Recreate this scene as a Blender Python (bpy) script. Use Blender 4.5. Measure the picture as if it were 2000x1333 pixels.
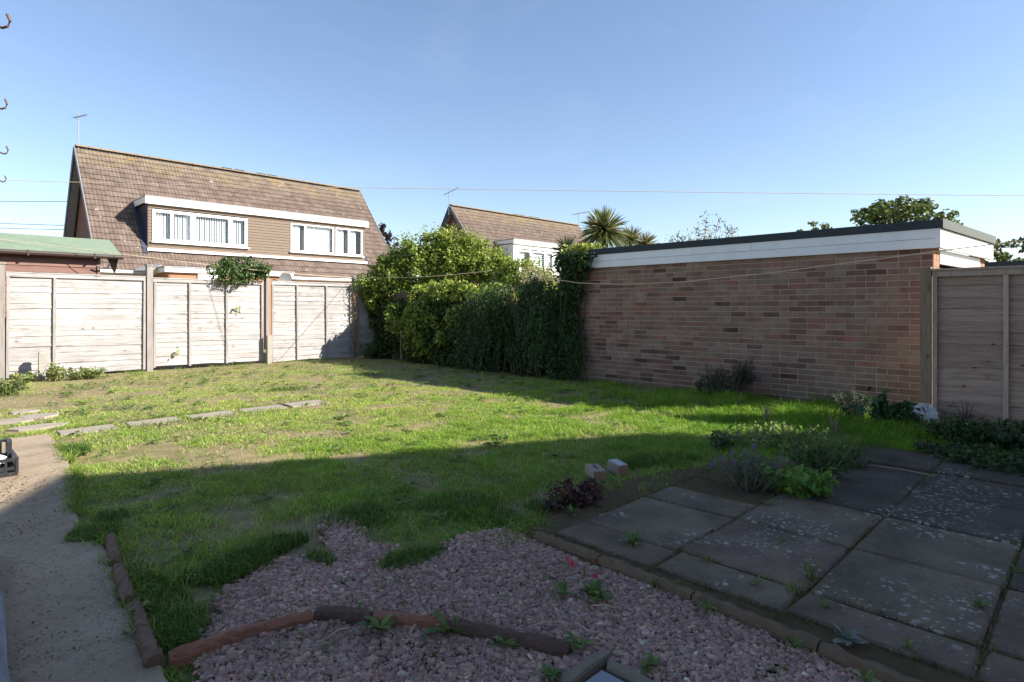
import bpy, math, random
import numpy as np
from mathutils import Vector, Matrix

# ------------------------------------------------------------------ scene, camera, light
for o in list(bpy.data.objects):
    bpy.data.objects.remove(o, do_unlink=True)
scene = bpy.context.scene
col = scene.collection
R = math.radians
ANG = R(45.2)            # the garden's axes are turned 45 degrees to the view
CA, SA = math.cos(ANG), math.sin(ANG)
EYE = 1.22
FPX = 1167.0             # focal length in photo pixels (photo 2000 wide)
HOR = 603.0

cam_d = bpy.data.cameras.new('camera')
cam = bpy.data.objects.new('camera', cam_d)
col.objects.link(cam)
cam.location = (0, 0, EYE)
cam.rotation_euler = (R(90), 0, -ANG)
cam_d.sensor_width = 36.0
cam_d.lens = 36.0 * FPX / 2000.0
cam_d.shift_y = (HOR - 666.5) / 2000.0
cam_d.clip_start = 0.05
cam_d.clip_end = 2000.0
scene.camera = cam

SUN_OFF = (-0.95, 1.40)  # shadow offset per metre of height
sun_dir = Vector((-SUN_OFF[0], -SUN_OFF[1], 1.0)).normalized()   # towards the sun
sun_el = math.asin(sun_dir.z)
sun_az = math.atan2(sun_dir.x, sun_dir.y)

world = bpy.data.worlds.new('World')
scene.world = world
world.use_nodes = True
nt = world.node_tree
nt.nodes.clear()
w_out = nt.nodes.new('ShaderNodeOutputWorld')
w_bg = nt.nodes.new('ShaderNodeBackground')
w_sky = nt.nodes.new('ShaderNodeTexSky')
w_sky.sky_type = 'NISHITA'
w_sky.sun_disc = False
w_sky.sun_elevation = sun_el
w_sky.sun_rotation = sun_az
w_sky.altitude = 20
w_sky.air_density = 1.0
w_sky.dust_density = 0.25
w_sky.ozone_density = 1.5
# thin high cirrus, faint, over the whole sky
w_tc = nt.nodes.new('ShaderNodeTexCoord')
w_map = nt.nodes.new('ShaderNodeMapping')
w_map.inputs['Scale'].default_value = (1.6, 3.2, 6.0)
w_map.inputs['Rotation'].default_value = (0.2, 0.3, 0.9)
w_noise = nt.nodes.new('ShaderNodeTexNoise')
w_noise.inputs['Scale'].default_value = 1.7
w_noise.inputs['Detail'].default_value = 7
w_noise.inputs['Roughness'].default_value = 0.62
w_noise.inputs['Distortion'].default_value = 0.7
w_ramp = nt.nodes.new('ShaderNodeMapRange')
w_ramp.inputs['From Min'].default_value = 0.50
w_ramp.inputs['From Max'].default_value = 0.85
w_ramp.inputs['To Max'].default_value = 0.045
w_mix = nt.nodes.new('ShaderNodeMix')
w_mix.data_type = 'RGBA'
w_mix.inputs[7].default_value = (6.6, 7.4, 8.4, 1)
nt.links.new(w_tc.outputs['Generated'], w_map.inputs['Vector'])
nt.links.new(w_map.outputs[0], w_noise.inputs['Vector'])
nt.links.new(w_noise.outputs['Fac'], w_ramp.inputs['Value'])
nt.links.new(w_ramp.outputs[0], w_mix.inputs[0])
nt.links.new(w_sky.outputs[0], w_mix.inputs[6])
w_gam = nt.nodes.new('ShaderNodeGamma')
w_gam.inputs['Gamma'].default_value = 0.93
w_tint = nt.nodes.new('ShaderNodeMix')
w_tint.data_type = 'RGBA'
w_tint.blend_type = 'MULTIPLY'
w_tint.inputs[0].default_value = 1.0
w_tint.inputs[7].default_value = (1.02, 1.02, 1.09, 1)
nt.links.new(w_mix.outputs[2], w_gam.inputs['Color'])
nt.links.new(w_gam.outputs[0], w_tint.inputs[6])
nt.links.new(w_tint.outputs[2], w_bg.inputs['Color'])
w_bg.inputs['Strength'].default_value = 0.077
nt.links.new(w_bg.outputs[0], w_out.inputs[0])

sun_d = bpy.data.lights.new('sun', 'SUN')
sun_d.energy = 4.25
sun_d.angle = R(0.5)
sun_d.color = (1.0, 0.95, 0.88)
sun = bpy.data.objects.new('sun', sun_d)
col.objects.link(sun)
sun.rotation_euler = (-sun_dir).to_track_quat('-Z', 'Y').to_euler()

scene.render.engine = 'CYCLES'
scene.view_settings.view_transform = 'Standard'
scene.view_settings.look = 'None'
scene.view_settings.gamma = 1.0
scene.view_settings.exposure = 1.5

# ------------------------------------------------------------------ where things stand
def ray(x, y):
    q = (x - 1000.0) / FPX
    return (q * CA + SA, -q * SA + CA, (HOR - y) / FPX)
def G(x, y, z=0.0):
    d = ray(x, y); t = (z - EYE) / d[2]
    return (d[0] * t, d[1] * t, z)
def onU(x, y, u):
    d = ray(x, y); t = u / d[0]
    return (u, d[1] * t, EYE + d[2] * t)
def onV(x, y, v):
    d = ray(x, y); t = v / d[1]
    return (d[0] * t, v, EYE + d[2] * t)
def onD(x, y, D):
    d = ray(x, y)
    return (d[0] * D, d[1] * D, EYE + d[2] * D)

rng = random.Random(7)
nrg = np.random.default_rng(11)

# ------------------------------------------------------------------ materials
MATS = {}
def nodes(name):
    m = bpy.data.materials.new(name); m.use_nodes = True
    t = m.node_tree; t.nodes.clear()
    out = t.nodes.new('ShaderNodeOutputMaterial')
    MATS[name] = m
    return m, t, out
def N(t, kind, **kw):
    n = t.nodes.new(kind)
    for k, v in kw.items():
        if k in n.inputs: n.inputs[k].default_value = v
        else: setattr(n, k, v)
    return n
def noise(t, vec, scale, detail=4, rough=0.55, dist=0.0):
    n = t.nodes.new('ShaderNodeTexNoise')
    n.inputs['Scale'].default_value = scale; n.inputs['Detail'].default_value = detail
    n.inputs['Roughness'].default_value = rough; n.inputs['Distortion'].default_value = dist
    if vec is not None: t.links.new(vec, n.inputs['Vector'])
    return n.outputs['Fac']
def rng_map(t, val, a, b, c=0.0, d=1.0):
    n = t.nodes.new('ShaderNodeMapRange')
    for k, v in zip(('From Min', 'From Max', 'To Min', 'To Max'), (a, b, c, d)): n.inputs[k].default_value = v
    t.links.new(val, n.inputs['Value'])
    return n.outputs[0]
def mixc(t, fac, a, b):
    n = t.nodes.new('ShaderNodeMix'); n.data_type = 'RGBA'
    if isinstance(fac, (int, float)): n.inputs[0].default_value = fac
    else: t.links.new(fac, n.inputs[0])
    for i, c in ((6, a), (7, b)):
        if isinstance(c, (tuple, list)): n.inputs[i].default_value = (c[0], c[1], c[2], 1)
        else: t.links.new(c, n.inputs[i])
    return n.outputs[2]
def mulf(t, a, b, op='MULTIPLY'):
    n = t.nodes.new('ShaderNodeMath'); n.operation = op
    for i, c in enumerate((a, b)):
        if isinstance(c, (int, float)): n.inputs[i].default_value = c
        else: t.links.new(c, n.inputs[i])
    return n.outputs[0]
def pos(t, scale=(1, 1, 1), kind='Position', rot=(0, 0, 0)):
    if kind == 'Position': o = t.nodes.new('ShaderNodeNewGeometry').outputs['Position']
    else: o = t.nodes.new('ShaderNodeTexCoord').outputs[kind]
    m = t.nodes.new('ShaderNodeMapping'); m.inputs['Scale'].default_value = scale
    m.inputs['Rotation'].default_value = rot
    t.links.new(o, m.inputs['Vector'])
    return m.outputs[0]
def finish(t, out, colr, rough=0.8, bump=None, bstr=0.3, bdist=0.01, spec=0.3, metal=0.0):
    p = t.nodes.new('ShaderNodeBsdfPrincipled')
    if isinstance(colr, (tuple, list)): p.inputs['Base Color'].default_value = (*colr[:3], 1)
    else: t.links.new(colr, p.inputs['Base Color'])
    if isinstance(rough, (int, float)): p.inputs['Roughness'].default_value = rough
    else: t.links.new(rough, p.inputs['Roughness'])
    p.inputs['Specular IOR Level'].default_value = spec
    p.inputs['Metallic'].default_value = metal
    if bump is not None:
        b = t.nodes.new('ShaderNodeBump'); b.inputs['Strength'].default_value = bstr
        b.inputs['Distance'].default_value = bdist
        t.links.new(bump, b.inputs['Height']); t.links.new(b.outputs[0], p.inputs['Normal'])
    t.links.new(p.outputs[0], out.inputs[0])
    return p
def plain(name, c, rough=0.6, var=0.18, scale=6.0, spec=0.3, metal=0.0, bump=0.0, dirt=None, dirtamt=0.35):
    """paint-like surface with uneven tone and a little dirt"""
    m, t, out = nodes(name)
    v = pos(t)
    n1 = noise(t, v, scale, 5)
    lo = tuple(x * (1 - var) for x in c); hi = tuple(min(1, x * (1 + var)) for x in c)
    cc = mixc(t, n1, lo, hi)
    if dirt:
        n2 = rng_map(t, noise(t, v, scale * 2.7, 6, 0.65), 0.5, 0.8)
        cc = mixc(t, mulf(t, n2, dirtamt), cc, dirt)
    finish(t, out, cc, rough, noise(t, v, scale * 14, 3) if bump else None, bump, 0.004, spec, metal)
    return m
def leafmat(name, rough=0.45, trans=0.35, spec=0.35):
    """foliage: colour from the leaf's own colour attribute, light passes through"""
    m, t, out = nodes(name)
    a = t.nodes.new('ShaderNodeAttribute'); a.attribute_name = 'Col'
    p = t.nodes.new('ShaderNodeBsdfPrincipled')
    t.links.new(a.outputs['Color'], p.inputs['Base Color'])
    p.inputs['Roughness'].default_value = rough; p.inputs['Specular IOR Level'].default_value = spec
    tr = t.nodes.new('ShaderNodeBsdfTranslucent')
    hs = t.nodes.new('ShaderNodeHueSaturation'); hs.inputs['Value'].default_value = 1.35
    hs.inputs['Hue'].default_value = 0.485
    t.links.new(a.outputs['Color'], hs.inputs['Color']); t.links.new(hs.outputs[0], tr.inputs['Color'])
    mx = t.nodes.new('ShaderNodeMixShader'); mx.inputs[0].default_value = trans
    t.links.new(p.outputs[0], mx.inputs[1]); t.links.new(tr.outputs[0], mx.inputs[2])
    t.links.new(mx.outputs[0], out.inputs[0])
    return m

def make_materials():
    leafmat('leaf', 0.45, 0.42); leafmat('grass', 0.55, 0.42, 0.2); leafmat('waxy_leaf', 0.42, 0.22, 0.3)
    # attribute-coloured stone
    m, t, out = nodes('stones')
    a = t.nodes.new('ShaderNodeAttribute'); a.attribute_name = 'Col'
    n = noise(t, pos(t), 90, 4)
    hs = mixc(t, rng_map(t, n, 0.3, 0.75, 0, 0.35), a.outputs['Color'], (0.12, 0.085, 0.065))
    finish(t, out, hs, 0.85, n, 0.4, 0.004)
    # soil under the lawn: dry thatch, soil, green undergrowth
    m, t, out = nodes('lawn_soil')
    v = pos(t)
    n1 = noise(t, v, 1.1, 5, 0.6, 0.3); n2 = noise(t, v, 9, 6, 0.65); n3 = noise(t, v, 70, 4, 0.7)
    c = mixc(t, rng_map(t, n1, 0.35, 0.65), (0.17, 0.16, 0.06), (0.27, 0.205, 0.11))
    c = mixc(t, rng_map(t, n2, 0.4, 0.7), c, (0.34, 0.265, 0.155))
    c = mixc(t, rng_map(t, n3, 0.45, 0.8, 0, 0.65), c, (0.10, 0.08, 0.045))
    finish(t, out, c, 0.95, n3, 0.6, 0.02, 0.1)
    # dark bed soil
    m, t, out = nodes('bed_soil')
    v = pos(t); n2 = noise(t, v, 14, 6, 0.65); n3 = noise(t, v, 90, 4, 0.7)
    c = mixc(t, n2, (0.065, 0.05, 0.026), (0.15, 0.11, 0.058))
    c = mixc(t, rng_map(t, n3, 0.55, 0.8, 0, 0.5), c, (0.16, 0.12, 0.085))
    finish(t, out, c, 0.95, n3, 0.8, 0.02, 0.1)
    # concrete path
    m, t, out = nodes('path_concrete')
    v = pos(t); n1 = noise(t, v, 1.6, 6, 0.6); n2 = noise(t, v, 26, 6, 0.7)
    vo = t.nodes.new('ShaderNodeTexVoronoi'); vo.inputs['Scale'].default_value = 75
    t.links.new(v, vo.inputs['Vector'])
    c = mixc(t, rng_map(t, n1, 0.3, 0.7), (0.25, 0.19, 0.128), (0.39, 0.305, 0.21))
    c = mixc(t, rng_map(t, n2, 0.5, 0.78, 0, 0.7), c, (0.13, 0.10, 0.075))
    c = mixc(t, rng_map(t, noise(t, v, 3.1, 6, 0.65, 0.6), 0.55, 0.72, 0, 0.6), c, (0.12, 0.09, 0.062))
    peb = rng_map(t, vo.outputs['Distance'], 0.12, 0.24, 1, 0)
    c = mixc(t, mulf(t, peb, rng_map(t, noise(t, v, 8, 3), 0.45, 0.6)), c, (0.52, 0.46, 0.38))
    cr = noise(t, pos(t, (1, 1, 1)), 0.55, 4, 0.5, 0.8)
    crack = rng_map(t, mulf(t, mulf(t, cr, 0.5, 'SUBTRACT'), 0.0, 'ADD'), -0.004, 0.004, 0, 1)
    n_abs = t.nodes.new('ShaderNodeMath'); n_abs.operation = 'ABSOLUTE'
    t.links.new(mulf(t, cr, 0.5, 'SUBTRACT'), n_abs.inputs[0])
    crk = rng_map(t, n_abs.outputs[0], 0.0007, 0.0018, 0.6, 0)
    finish(t, out, c, 0.92, n2, 0.5, 0.012, 0.15)
    # patio slab with lichen
    for nm, base, lich in (('slab_dark', (0.064, 0.050, 0.035), 0.52), ('slab_mid', (0.125, 0.093, 0.060), 0.50),
                           ('slab_brown', (0.125, 0.088, 0.058), 0.57)):
        m, t, out = nodes(nm)
        v = pos(t); n1 = noise(t, v, 3.2, 6, 0.65); n2 = noise(t, v, 40, 5, 0.7)
        c = mixc(t, rng_map(t, n1, 0.3, 0.7), tuple(x * 0.55 for x in base), tuple(x * 1.5 for x in base))
        c = mixc(t, rng_map(t, noise(t, v, 5.3, 5, 0.6, 0.5), 0.55, 0.72, 0, 0.55), c, (0.085, 0.078, 0.034))
        c = mixc(t, rng_map(t, n2, 0.55, 0.8, 0, 0.6), c, tuple(x * 1.9 for x in base))
        vd = t.nodes.new('ShaderNodeTexVoronoi'); vd.inputs['Scale'].default_value = 30
        vd.inputs['Randomness'].default_value = 1.0
        dv = t.nodes.new('ShaderNodeVectorMath'); dv.operation = 'ADD'
        nn = t.nodes.new('ShaderNodeTexNoise'); nn.inputs['Scale'].default_value = 45
        t.links.new(v, nn.inputs['Vector'])
        sc = t.nodes.new('ShaderNodeVectorMath'); sc.operation = 'SCALE'; sc.inputs['Scale'].default_value = 0.02
        t.links.new(nn.outputs['Color'], sc.inputs[0])
        t.links.new(v, dv.inputs[0]); t.links.new(sc.outputs[0], dv.inputs[1])
        t.links.new(dv.outputs[0], vd.inputs['Vector'])
        wc = t.nodes.new('ShaderNodeSeparateColor'); t.links.new(vd.outputs['Color'], wc.inputs[0])
        spot = rng_map(t, mulf(t, mulf(t, mulf(t, wc.outputs[2], 0.38), 0.17, 'ADD'), vd.outputs['Distance'], 'SUBTRACT'), -0.01, 0.06, 0, 1)
        spot = mulf(t, spot, rng_map(t, noise(t, v, 130, 3, 0.6), 0.35, 0.55, 0.35, 1))
        pick = rng_map(t, wc.outputs[0], 0.25, 0.26)
        patch = rng_map(t, noise(t, v, 2.1, 3, 0.5, 0.6), lich, lich + 0.05)
        sfac = mulf(t, mulf(t, spot, pick), patch)
        c = mixc(t, mulf(t, sfac, 0.85), c, (0.36, 0.34, 0.29))
        vd2 = t.nodes.new('ShaderNodeTexVoronoi'); vd2.inputs['Scale'].default_value = 62
        t.links.new(dv.outputs[0], vd2.inputs['Vector'])
        wc2 = t.nodes.new('ShaderNodeSeparateColor'); t.links.new(vd2.outputs['Color'], wc2.inputs[0])
        s2 = mulf(t, rng_map(t, vd2.outputs['Distance'], 0.26, 0.33, 1, 0), rng_map(t, wc2.outputs[1], 0.72, 0.73))
        s2 = mulf(t, s2, rng_map(t, noise(t, v, 1.7, 3), 0.48, 0.6))
        c = mixc(t, mulf(t, s2, 0.7), c, (0.31, 0.295, 0.25))
        finish(t, out, c, 0.8, n2, 0.45, 0.006, 0.3)
    # stepping stones (dry concrete)
    plain('stepping_stone', (0.30, 0.255, 0.20), 0.9, 0.22, 5, bump=0.4, dirt=(0.2, 0.16, 0.1))
    # bricks
    bricks = [(0.245, 0.145, 0.105), (0.22, 0.13, 0.098), (0.265, 0.17, 0.122), (0.20, 0.112, 0.085), (0.25, 0.18, 0.13),
              (0.18, 0.09, 0.068), (0.295, 0.195, 0.145), (0.28, 0.125, 0.092), (0.085, 0.045, 0.037), (0.135, 0.072, 0.058),
              (0.225, 0.16, 0.117), (0.06, 0.036, 0.033)]
    bricks = [(b[0] * 1.06, b[1] * 1.01, b[2] * 1.08) for b in bricks]
    for i, b in enumerate(bricks):
        m, t, out = nodes('brick_%d' % i)
        v = pos(t); n1 = noise(t, v, 7, 5, 0.6); n2 = noise(t, v, 60, 5, 0.7)
        oi = t.nodes.new('ShaderNodeObjectInfo')
        c = mixc(t, rng_map(t, n1, 0.25, 0.75), tuple(x * 0.68 for x in b), tuple(x * 1.3 for x in b))
        c = mixc(t, rng_map(t, noise(t, v, 2.2, 4, 0.6, 0.4), 0.47, 0.72, 0, 0.62), c, (0.255, 0.185, 0.145))
        c = mixc(t, rng_map(t, n2, 0.45, 0.8, 0, 0.5), c, tuple(x * 0.5 for x in b))
        c = mixc(t, mulf(t, oi.outputs['Random'], 0.25), c, (0.28, 0.195, 0.15))
        wsp = rng_map(t, noise(t, v, 85, 2, 0.5), 0.70, 0.73)
        c = mixc(t, mulf(t, wsp, rng_map(t, noise(t, v, 3, 2), 0.5, 0.6)), c, (0.6, 0.55, 0.5))
        sz = t.nodes.new('ShaderNodeSeparateXYZ'); t.links.new(t.nodes.new('ShaderNodeNewGeometry').outputs['Position'], sz.inputs[0])
        damp = mulf(t, rng_map(t, sz.outputs['Z'], 0.5, 0.0), rng_map(t, noise(t, v, 4, 5, 0.6), 0.35, 0.65, 0.1, 0.7))
        c = mixc(t, damp, c, (0.085, 0.066, 0.045))
        finish(t, out, c, 0.9, n2, 0.8, 0.008, 0.15)
    m, t, out = nodes('mortar')
    v = pos(t); n2 = noise(t, v, 50, 5, 0.7)
    c = mixc(t, noise(t, v, 3, 4), (0.29, 0.22, 0.17), (0.48, 0.38, 0.305))
    c = mixc(t, rng_map(t, n2, 0.66, 0.74), c, (0.5, 0.46, 0.42))
    finish(t, out, c, 0.95, n2, 0.6, 0.006, 0.1)
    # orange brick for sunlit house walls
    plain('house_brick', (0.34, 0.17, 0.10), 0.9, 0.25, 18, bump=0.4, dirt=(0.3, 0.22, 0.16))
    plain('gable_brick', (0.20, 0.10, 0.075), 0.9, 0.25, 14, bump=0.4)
    # roof tiles
    for i, b in enumerate([(0.152, 0.113, 0.09), (0.14, 0.102, 0.081), (0.165, 0.124, 0.10), (0.126, 0.092, 0.074)]):
        m, t, out = nodes('roof_tile_%d' % i)
        v = pos(t); n1 = noise(t, v, 4, 5, 0.6); n2 = noise(t, v, 35, 4, 0.7)
        c = mixc(t, rng_map(t, n1, 0.3, 0.7), tuple(x * 0.75 for x in b), tuple(x * 1.25 for x in b))
        c = mixc(t, rng_map(t, n2, 0.5, 0.8, 0, 0.5), c, (0.08, 0.058, 0.044))
        sep = t.nodes.new('ShaderNodeSeparateXYZ'); g = t.nodes.new('ShaderNodeNewGeometry')
        t.links.new(g.outputs['Position'], sep.inputs[0])
        hi = rng_map(t, sep.outputs['Z'], 6.3, 7.1)
        grey = mulf(t, hi, rng_map(t, noise(t, v, 2.5, 4), 0.3, 0.6))
        c = mixc(t, mulf(t, grey, 0.6), c, (0.23, 0.19, 0.125))
        ye = mulf(t, mulf(t, hi, rng_map(t, noise(t, v, 1.3, 4, 0.6), 0.5, 0.6)), rng_map(t, noise(t, v, 9, 3), 0.42, 0.55))
        c = mixc(t, mulf(t, ye, 0.42), c, (0.36, 0.23, 0.06))
        sp = rng_map(t, noise(t, v, 6.5, 2, 0.4), 0.745, 0.765)
        c = mixc(t, sp, c, (0.6, 0.5, 0.42))
        finish(t, out, c, 0.88, n2, 0.4, 0.006, 0.2)
    plain('ridge', (0.21, 0.16, 0.105), 0.9, 0.3, 5, bump=0.4, dirt=(0.40, 0.27, 0.07), dirtamt=0.6)
    plain('dark_vent', (0.06, 0.05, 0.045), 0.8)
    plain('white_paint', (0.80, 0.79, 0.76), 0.45, 0.05, 3, spec=0.4, dirt=(0.55, 0.53, 0.48), dirtamt=0.3)
    plain('white_upvc', (0.82, 0.82, 0.82), 0.3, 0.03, 3, spec=0.5)
    plain('garage_fascia', (0.76, 0.76, 0.77), 0.5, 0.06, 2.5, spec=0.4, dirt=(0.42, 0.42, 0.42), dirtamt=0.35)
    plain('lead_flashing', (0.30, 0.29, 0.28), 0.6, 0.2, 4)
    plain('dark_barge', (0.035, 0.04, 0.052), 0.6, 0.2, 4)
    plain('grey_barge', (0.20, 0.20, 0.21), 0.7, 0.15, 4)
    plain('blue_black_lead', (0.05, 0.055, 0.075), 0.5, 0.25, 6)
    plain('felt', (0.042, 0.05, 0.055), 0.85, 0.25, 7, bump=0.6)
    plain('felt_mineral', (0.12, 0.135, 0.12), 0.9, 0.3, 30, bump=0.8)
    plain('green_felt', (0.175, 0.225, 0.155), 0.9, 0.14, 4, bump=0.5, dirt=(0.30, 0.36, 0.25), dirtamt=0.5)
    plain('brown_cladding', (0.165, 0.122, 0.088), 0.75, 0.14, 8, bump=0.3)
    plain('room_shade', (0.05, 0.05, 0.055), 0.9, 0.1)  # dark colour stands in for the shade of the room behind the panes
    plain('net_curtain', (0.80, 0.80, 0.80), 0.9, 0.05, 9)
    plain('blind', (0.72, 0.74, 0.74), 0.8, 0.06, 9)
    plain('render_wall', (0.45, 0.38, 0.30), 0.9, 0.1, 6)
    plain('gutter_brown', (0.05, 0.032, 0.026), 0.45, 0.2, 6, spec=0.4)
    plain('metal', (0.42, 0.42, 0.43), 0.4, 0.15, 8, metal=0.7)
    plain('dark_metal', (0.10, 0.10, 0.11), 0.5, 0.2, 8, metal=0.5)
    plain('rust', (0.13, 0.075, 0.05), 0.8, 0.4, 40, bump=0.5)
    plain('rope', (0.55, 0.42, 0.30), 0.9, 0.15, 30)
    plain('cable', (0.10, 0.09, 0.09), 0.7, 0.1, 10)
    plain('grey_dish', (0.11, 0.11, 0.115), 0.5, 0.05, 6)
    plain('black_plastic', (0.02, 0.021, 0.023), 0.4, 0.2, 20, spec=0.5)
    plain('white_plastic', (0.75, 0.75, 0.76), 0.45, 0.06, 12, spec=0.4, dirt=(0.3, 0.28, 0.25), dirtamt=0.4)
    plain('dull_plastic', (0.45, 0.43, 0.42), 0.5, 0.15, 14, spec=0.4, dirt=(0.12, 0.11, 0.1), dirtamt=0.6)
    plain('blue_plastic', (0.05, 0.16, 0.42), 0.4, 0.1, 10, spec=0.5)
    plain('concrete', (0.30, 0.275, 0.225), 0.9, 0.18, 7, bump=0.5, dirt=(0.25, 0.23, 0.17))
    plain('old_kerb', (0.14, 0.095, 0.058), 0.95, 0.35, 9, bump=0.7, dirt=(0.06, 0.055, 0.03), dirtamt=0.6)
    plain('terracotta', (0.25, 0.11, 0.068), 0.9, 0.32, 11, bump=0.6, dirt=(0.09, 0.06, 0.045), dirtamt=0.6)
    plain('terracotta_dark', (0.10, 0.058, 0.042), 0.9, 0.35, 11, bump=0.6, dirt=(0.055, 0.05, 0.03), dirtamt=0.6)
    plain('old_log', (0.15, 0.092, 0.058), 0.9, 0.35, 10, bump=0.6, dirt=(0.2, 0.15, 0.12), dirtamt=0.5)
    plain('grey_stone', (0.18, 0.15, 0.105), 0.9, 0.25, 12, bump=0.6, dirt=(0.12, 0.12, 0.07), dirtamt=0.5)
    plain('slate_cover', (0.19, 0.205, 0.225), 0.55, 0.15, 6, spec=0.4)
    plain('bark', (0.085, 0.062, 0.045), 0.95, 0.3, 12, bump=0.7)
    plain('pale_stem', (0.24, 0.19, 0.13), 0.9, 0.2, 20)
    plain('dry_straw', (0.42, 0.33, 0.20), 0.9, 0.2, 20)
    plain('block_pale', (0.27, 0.22, 0.18), 0.85, 0.2, 25, bump=0.4)
    plain('block_end', (0.30, 0.18, 0.11), 0.85, 0.2, 25, bump=0.4)
    plain('shiny_grey', (0.30, 0.33, 0.38), 0.15, 0.1, 10, spec=0.8)
    # timbers: grain runs along an axis
    def timber(name, a, b, dark, axis='x', knots=True, rough=0.85, wash=None):
        m, t, out = nodes(name)
        sc = {'x': (0.9, 9, 16), 'z': (9, 9, 0.9), 'y': (9, 0.9, 16)}[axis]
        v = pos(t, sc); v1 = pos(t)
        oi = t.nodes.new('ShaderNodeObjectInfo')
        off = t.nodes.new('ShaderNodeVectorMath'); off.operation = 'ADD'
        sc2 = t.nodes.new('ShaderNodeVectorMath'); sc2.operation = 'SCALE'
        cmb = t.nodes.new('ShaderNodeCombineXYZ')
        for i in range(3): t.links.new(oi.outputs['Random'], cmb.inputs[i])
        t.links.new(cmb.outputs[0], sc2.inputs[0]); sc2.inputs['Scale'].default_value = 37.0
        t.links.new(v, off.inputs[0]); t.links.new(sc2.outputs[0], off.inputs[1])
        vv = off.outputs[0]
        n1 = noise(t, vv, 1.0, 6, 0.62, 0.8); n2 = noise(t, vv, 4.0, 5, 0.7, 0.3); n3 = noise(t, v1, 1.4, 4, 0.6)
        c = mixc(t, rng_map(t, n1, 0.3, 0.7), a, b)
        c = mixc(t, rng_map(t, n2, 0.47, 0.74, 0, 0.75), c, dark)
        if wash: c = mixc(t, rng_map(t, n3, 0.45, 0.68, 0.0, 0.6), c, wash)
        c = mixc(t, mulf(t, oi.outputs['Random'], 0.25), c, dark)
        if knots:
            vk = t.nodes.new('ShaderNodeTexVoronoi'); vk.inputs['Scale'].default_value = 5.5
            t.links.new(pos(t, {'x': (0.8, 1, 1.5), 'z': (1.5, 1.5, 0.8), 'y': (1, 0.8, 1.5)}[axis]), vk.inputs['Vector'])
            wk = t.nodes.new('ShaderNodeSeparateColor'); t.links.new(vk.outputs['Color'], wk.inputs[0])
            kf = mulf(t, rng_map(t, vk.outputs['Distance'], 0.05, 0.12, 0.85, 0), rng_map(t, wk.outputs[0], 0.55, 0.56))
            c = mixc(t, kf, c, tuple(x * 0.4 for x in dark))
            kf2 = mulf(t, rng_map(t, vk.outputs['Distance'], 0.10, 0.42, 0.42, 0), rng_map(t, wk.outputs[1], 0.6, 0.61))
            kf2 = mulf(t, kf2, rng_map(t, n2, 0.35, 0.6))
            c = mixc(t, kf2, c, tuple(x * 0.7 for x in dark))
        finish(t, out, c, rough, n2, 0.35, 0.006, 0.15)
    timber('washed_wood', (0.31, 0.29, 0.272), (0.46, 0.44, 0.42), (0.115, 0.095, 0.08), 'x', wash=(0.47, 0.452, 0.432))
    timber('washed_wood_up', (0.27, 0.245, 0.225), (0.38, 0.35, 0.325), (0.15, 0.12, 0.10), 'z', False)
    timber('post_wood', (0.24, 0.215, 0.19), (0.34, 0.31, 0.28), (0.14, 0.115, 0.095), 'z', False)
    timber('brown_strip', (0.30, 0.16, 0.085), (0.42, 0.24, 0.14), (0.16, 0.09, 0.05), 'z', False)
    timber('new_wood', (0.34, 0.235, 0.18), (0.46, 0.335, 0.265), (0.15, 0.088, 0.06), 'y')
    timber('new_wood_up', (0.42, 0.31, 0.24), (0.52, 0.40, 0.33), (0.2, 0.135, 0.095), 'z', False)
    timber('green_post', (0.25, 0.175, 0.11), (0.34, 0.25, 0.17), (0.10, 0.07, 0.04), 'z', True)
    timber('shed_board', (0.18, 0.10, 0.08), (0.26, 0.155, 0.125), (0.09, 0.052, 0.042), 'x', True)
    timber('grey_plank', (0.20, 0.19, 0.18), (0.29, 0.28, 0.27), (0.10, 0.095, 0.09), 'y', False)
    # window glass
    m, t, out = nodes('window_glass')
    tr = t.nodes.new('ShaderNodeBsdfTransparent'); gl = t.nodes.new('ShaderNodeBsdfGlossy')
    gl.inputs['Roughness'].default_value = 0.02
    tr.inputs['Color'].default_value = (0.93, 0.95, 0.95, 1)
    lw = t.nodes.new('ShaderNodeLayerWeight'); fc = mulf(t, mulf(t, lw.outputs['Facing'], 3.0, 'POWER'), 0.5)
    mx = t.nodes.new('ShaderNodeMixShader')
    t.links.new(mulf(t, fc, 0.035, 'ADD'), mx.inputs[0]); t.links.new(tr.outputs[0], mx.inputs[1]); t.links.new(gl.outputs[0], mx.inputs[2])
    t.links.new(mx.outputs[0], out.inputs[0])
make_materials()

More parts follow.
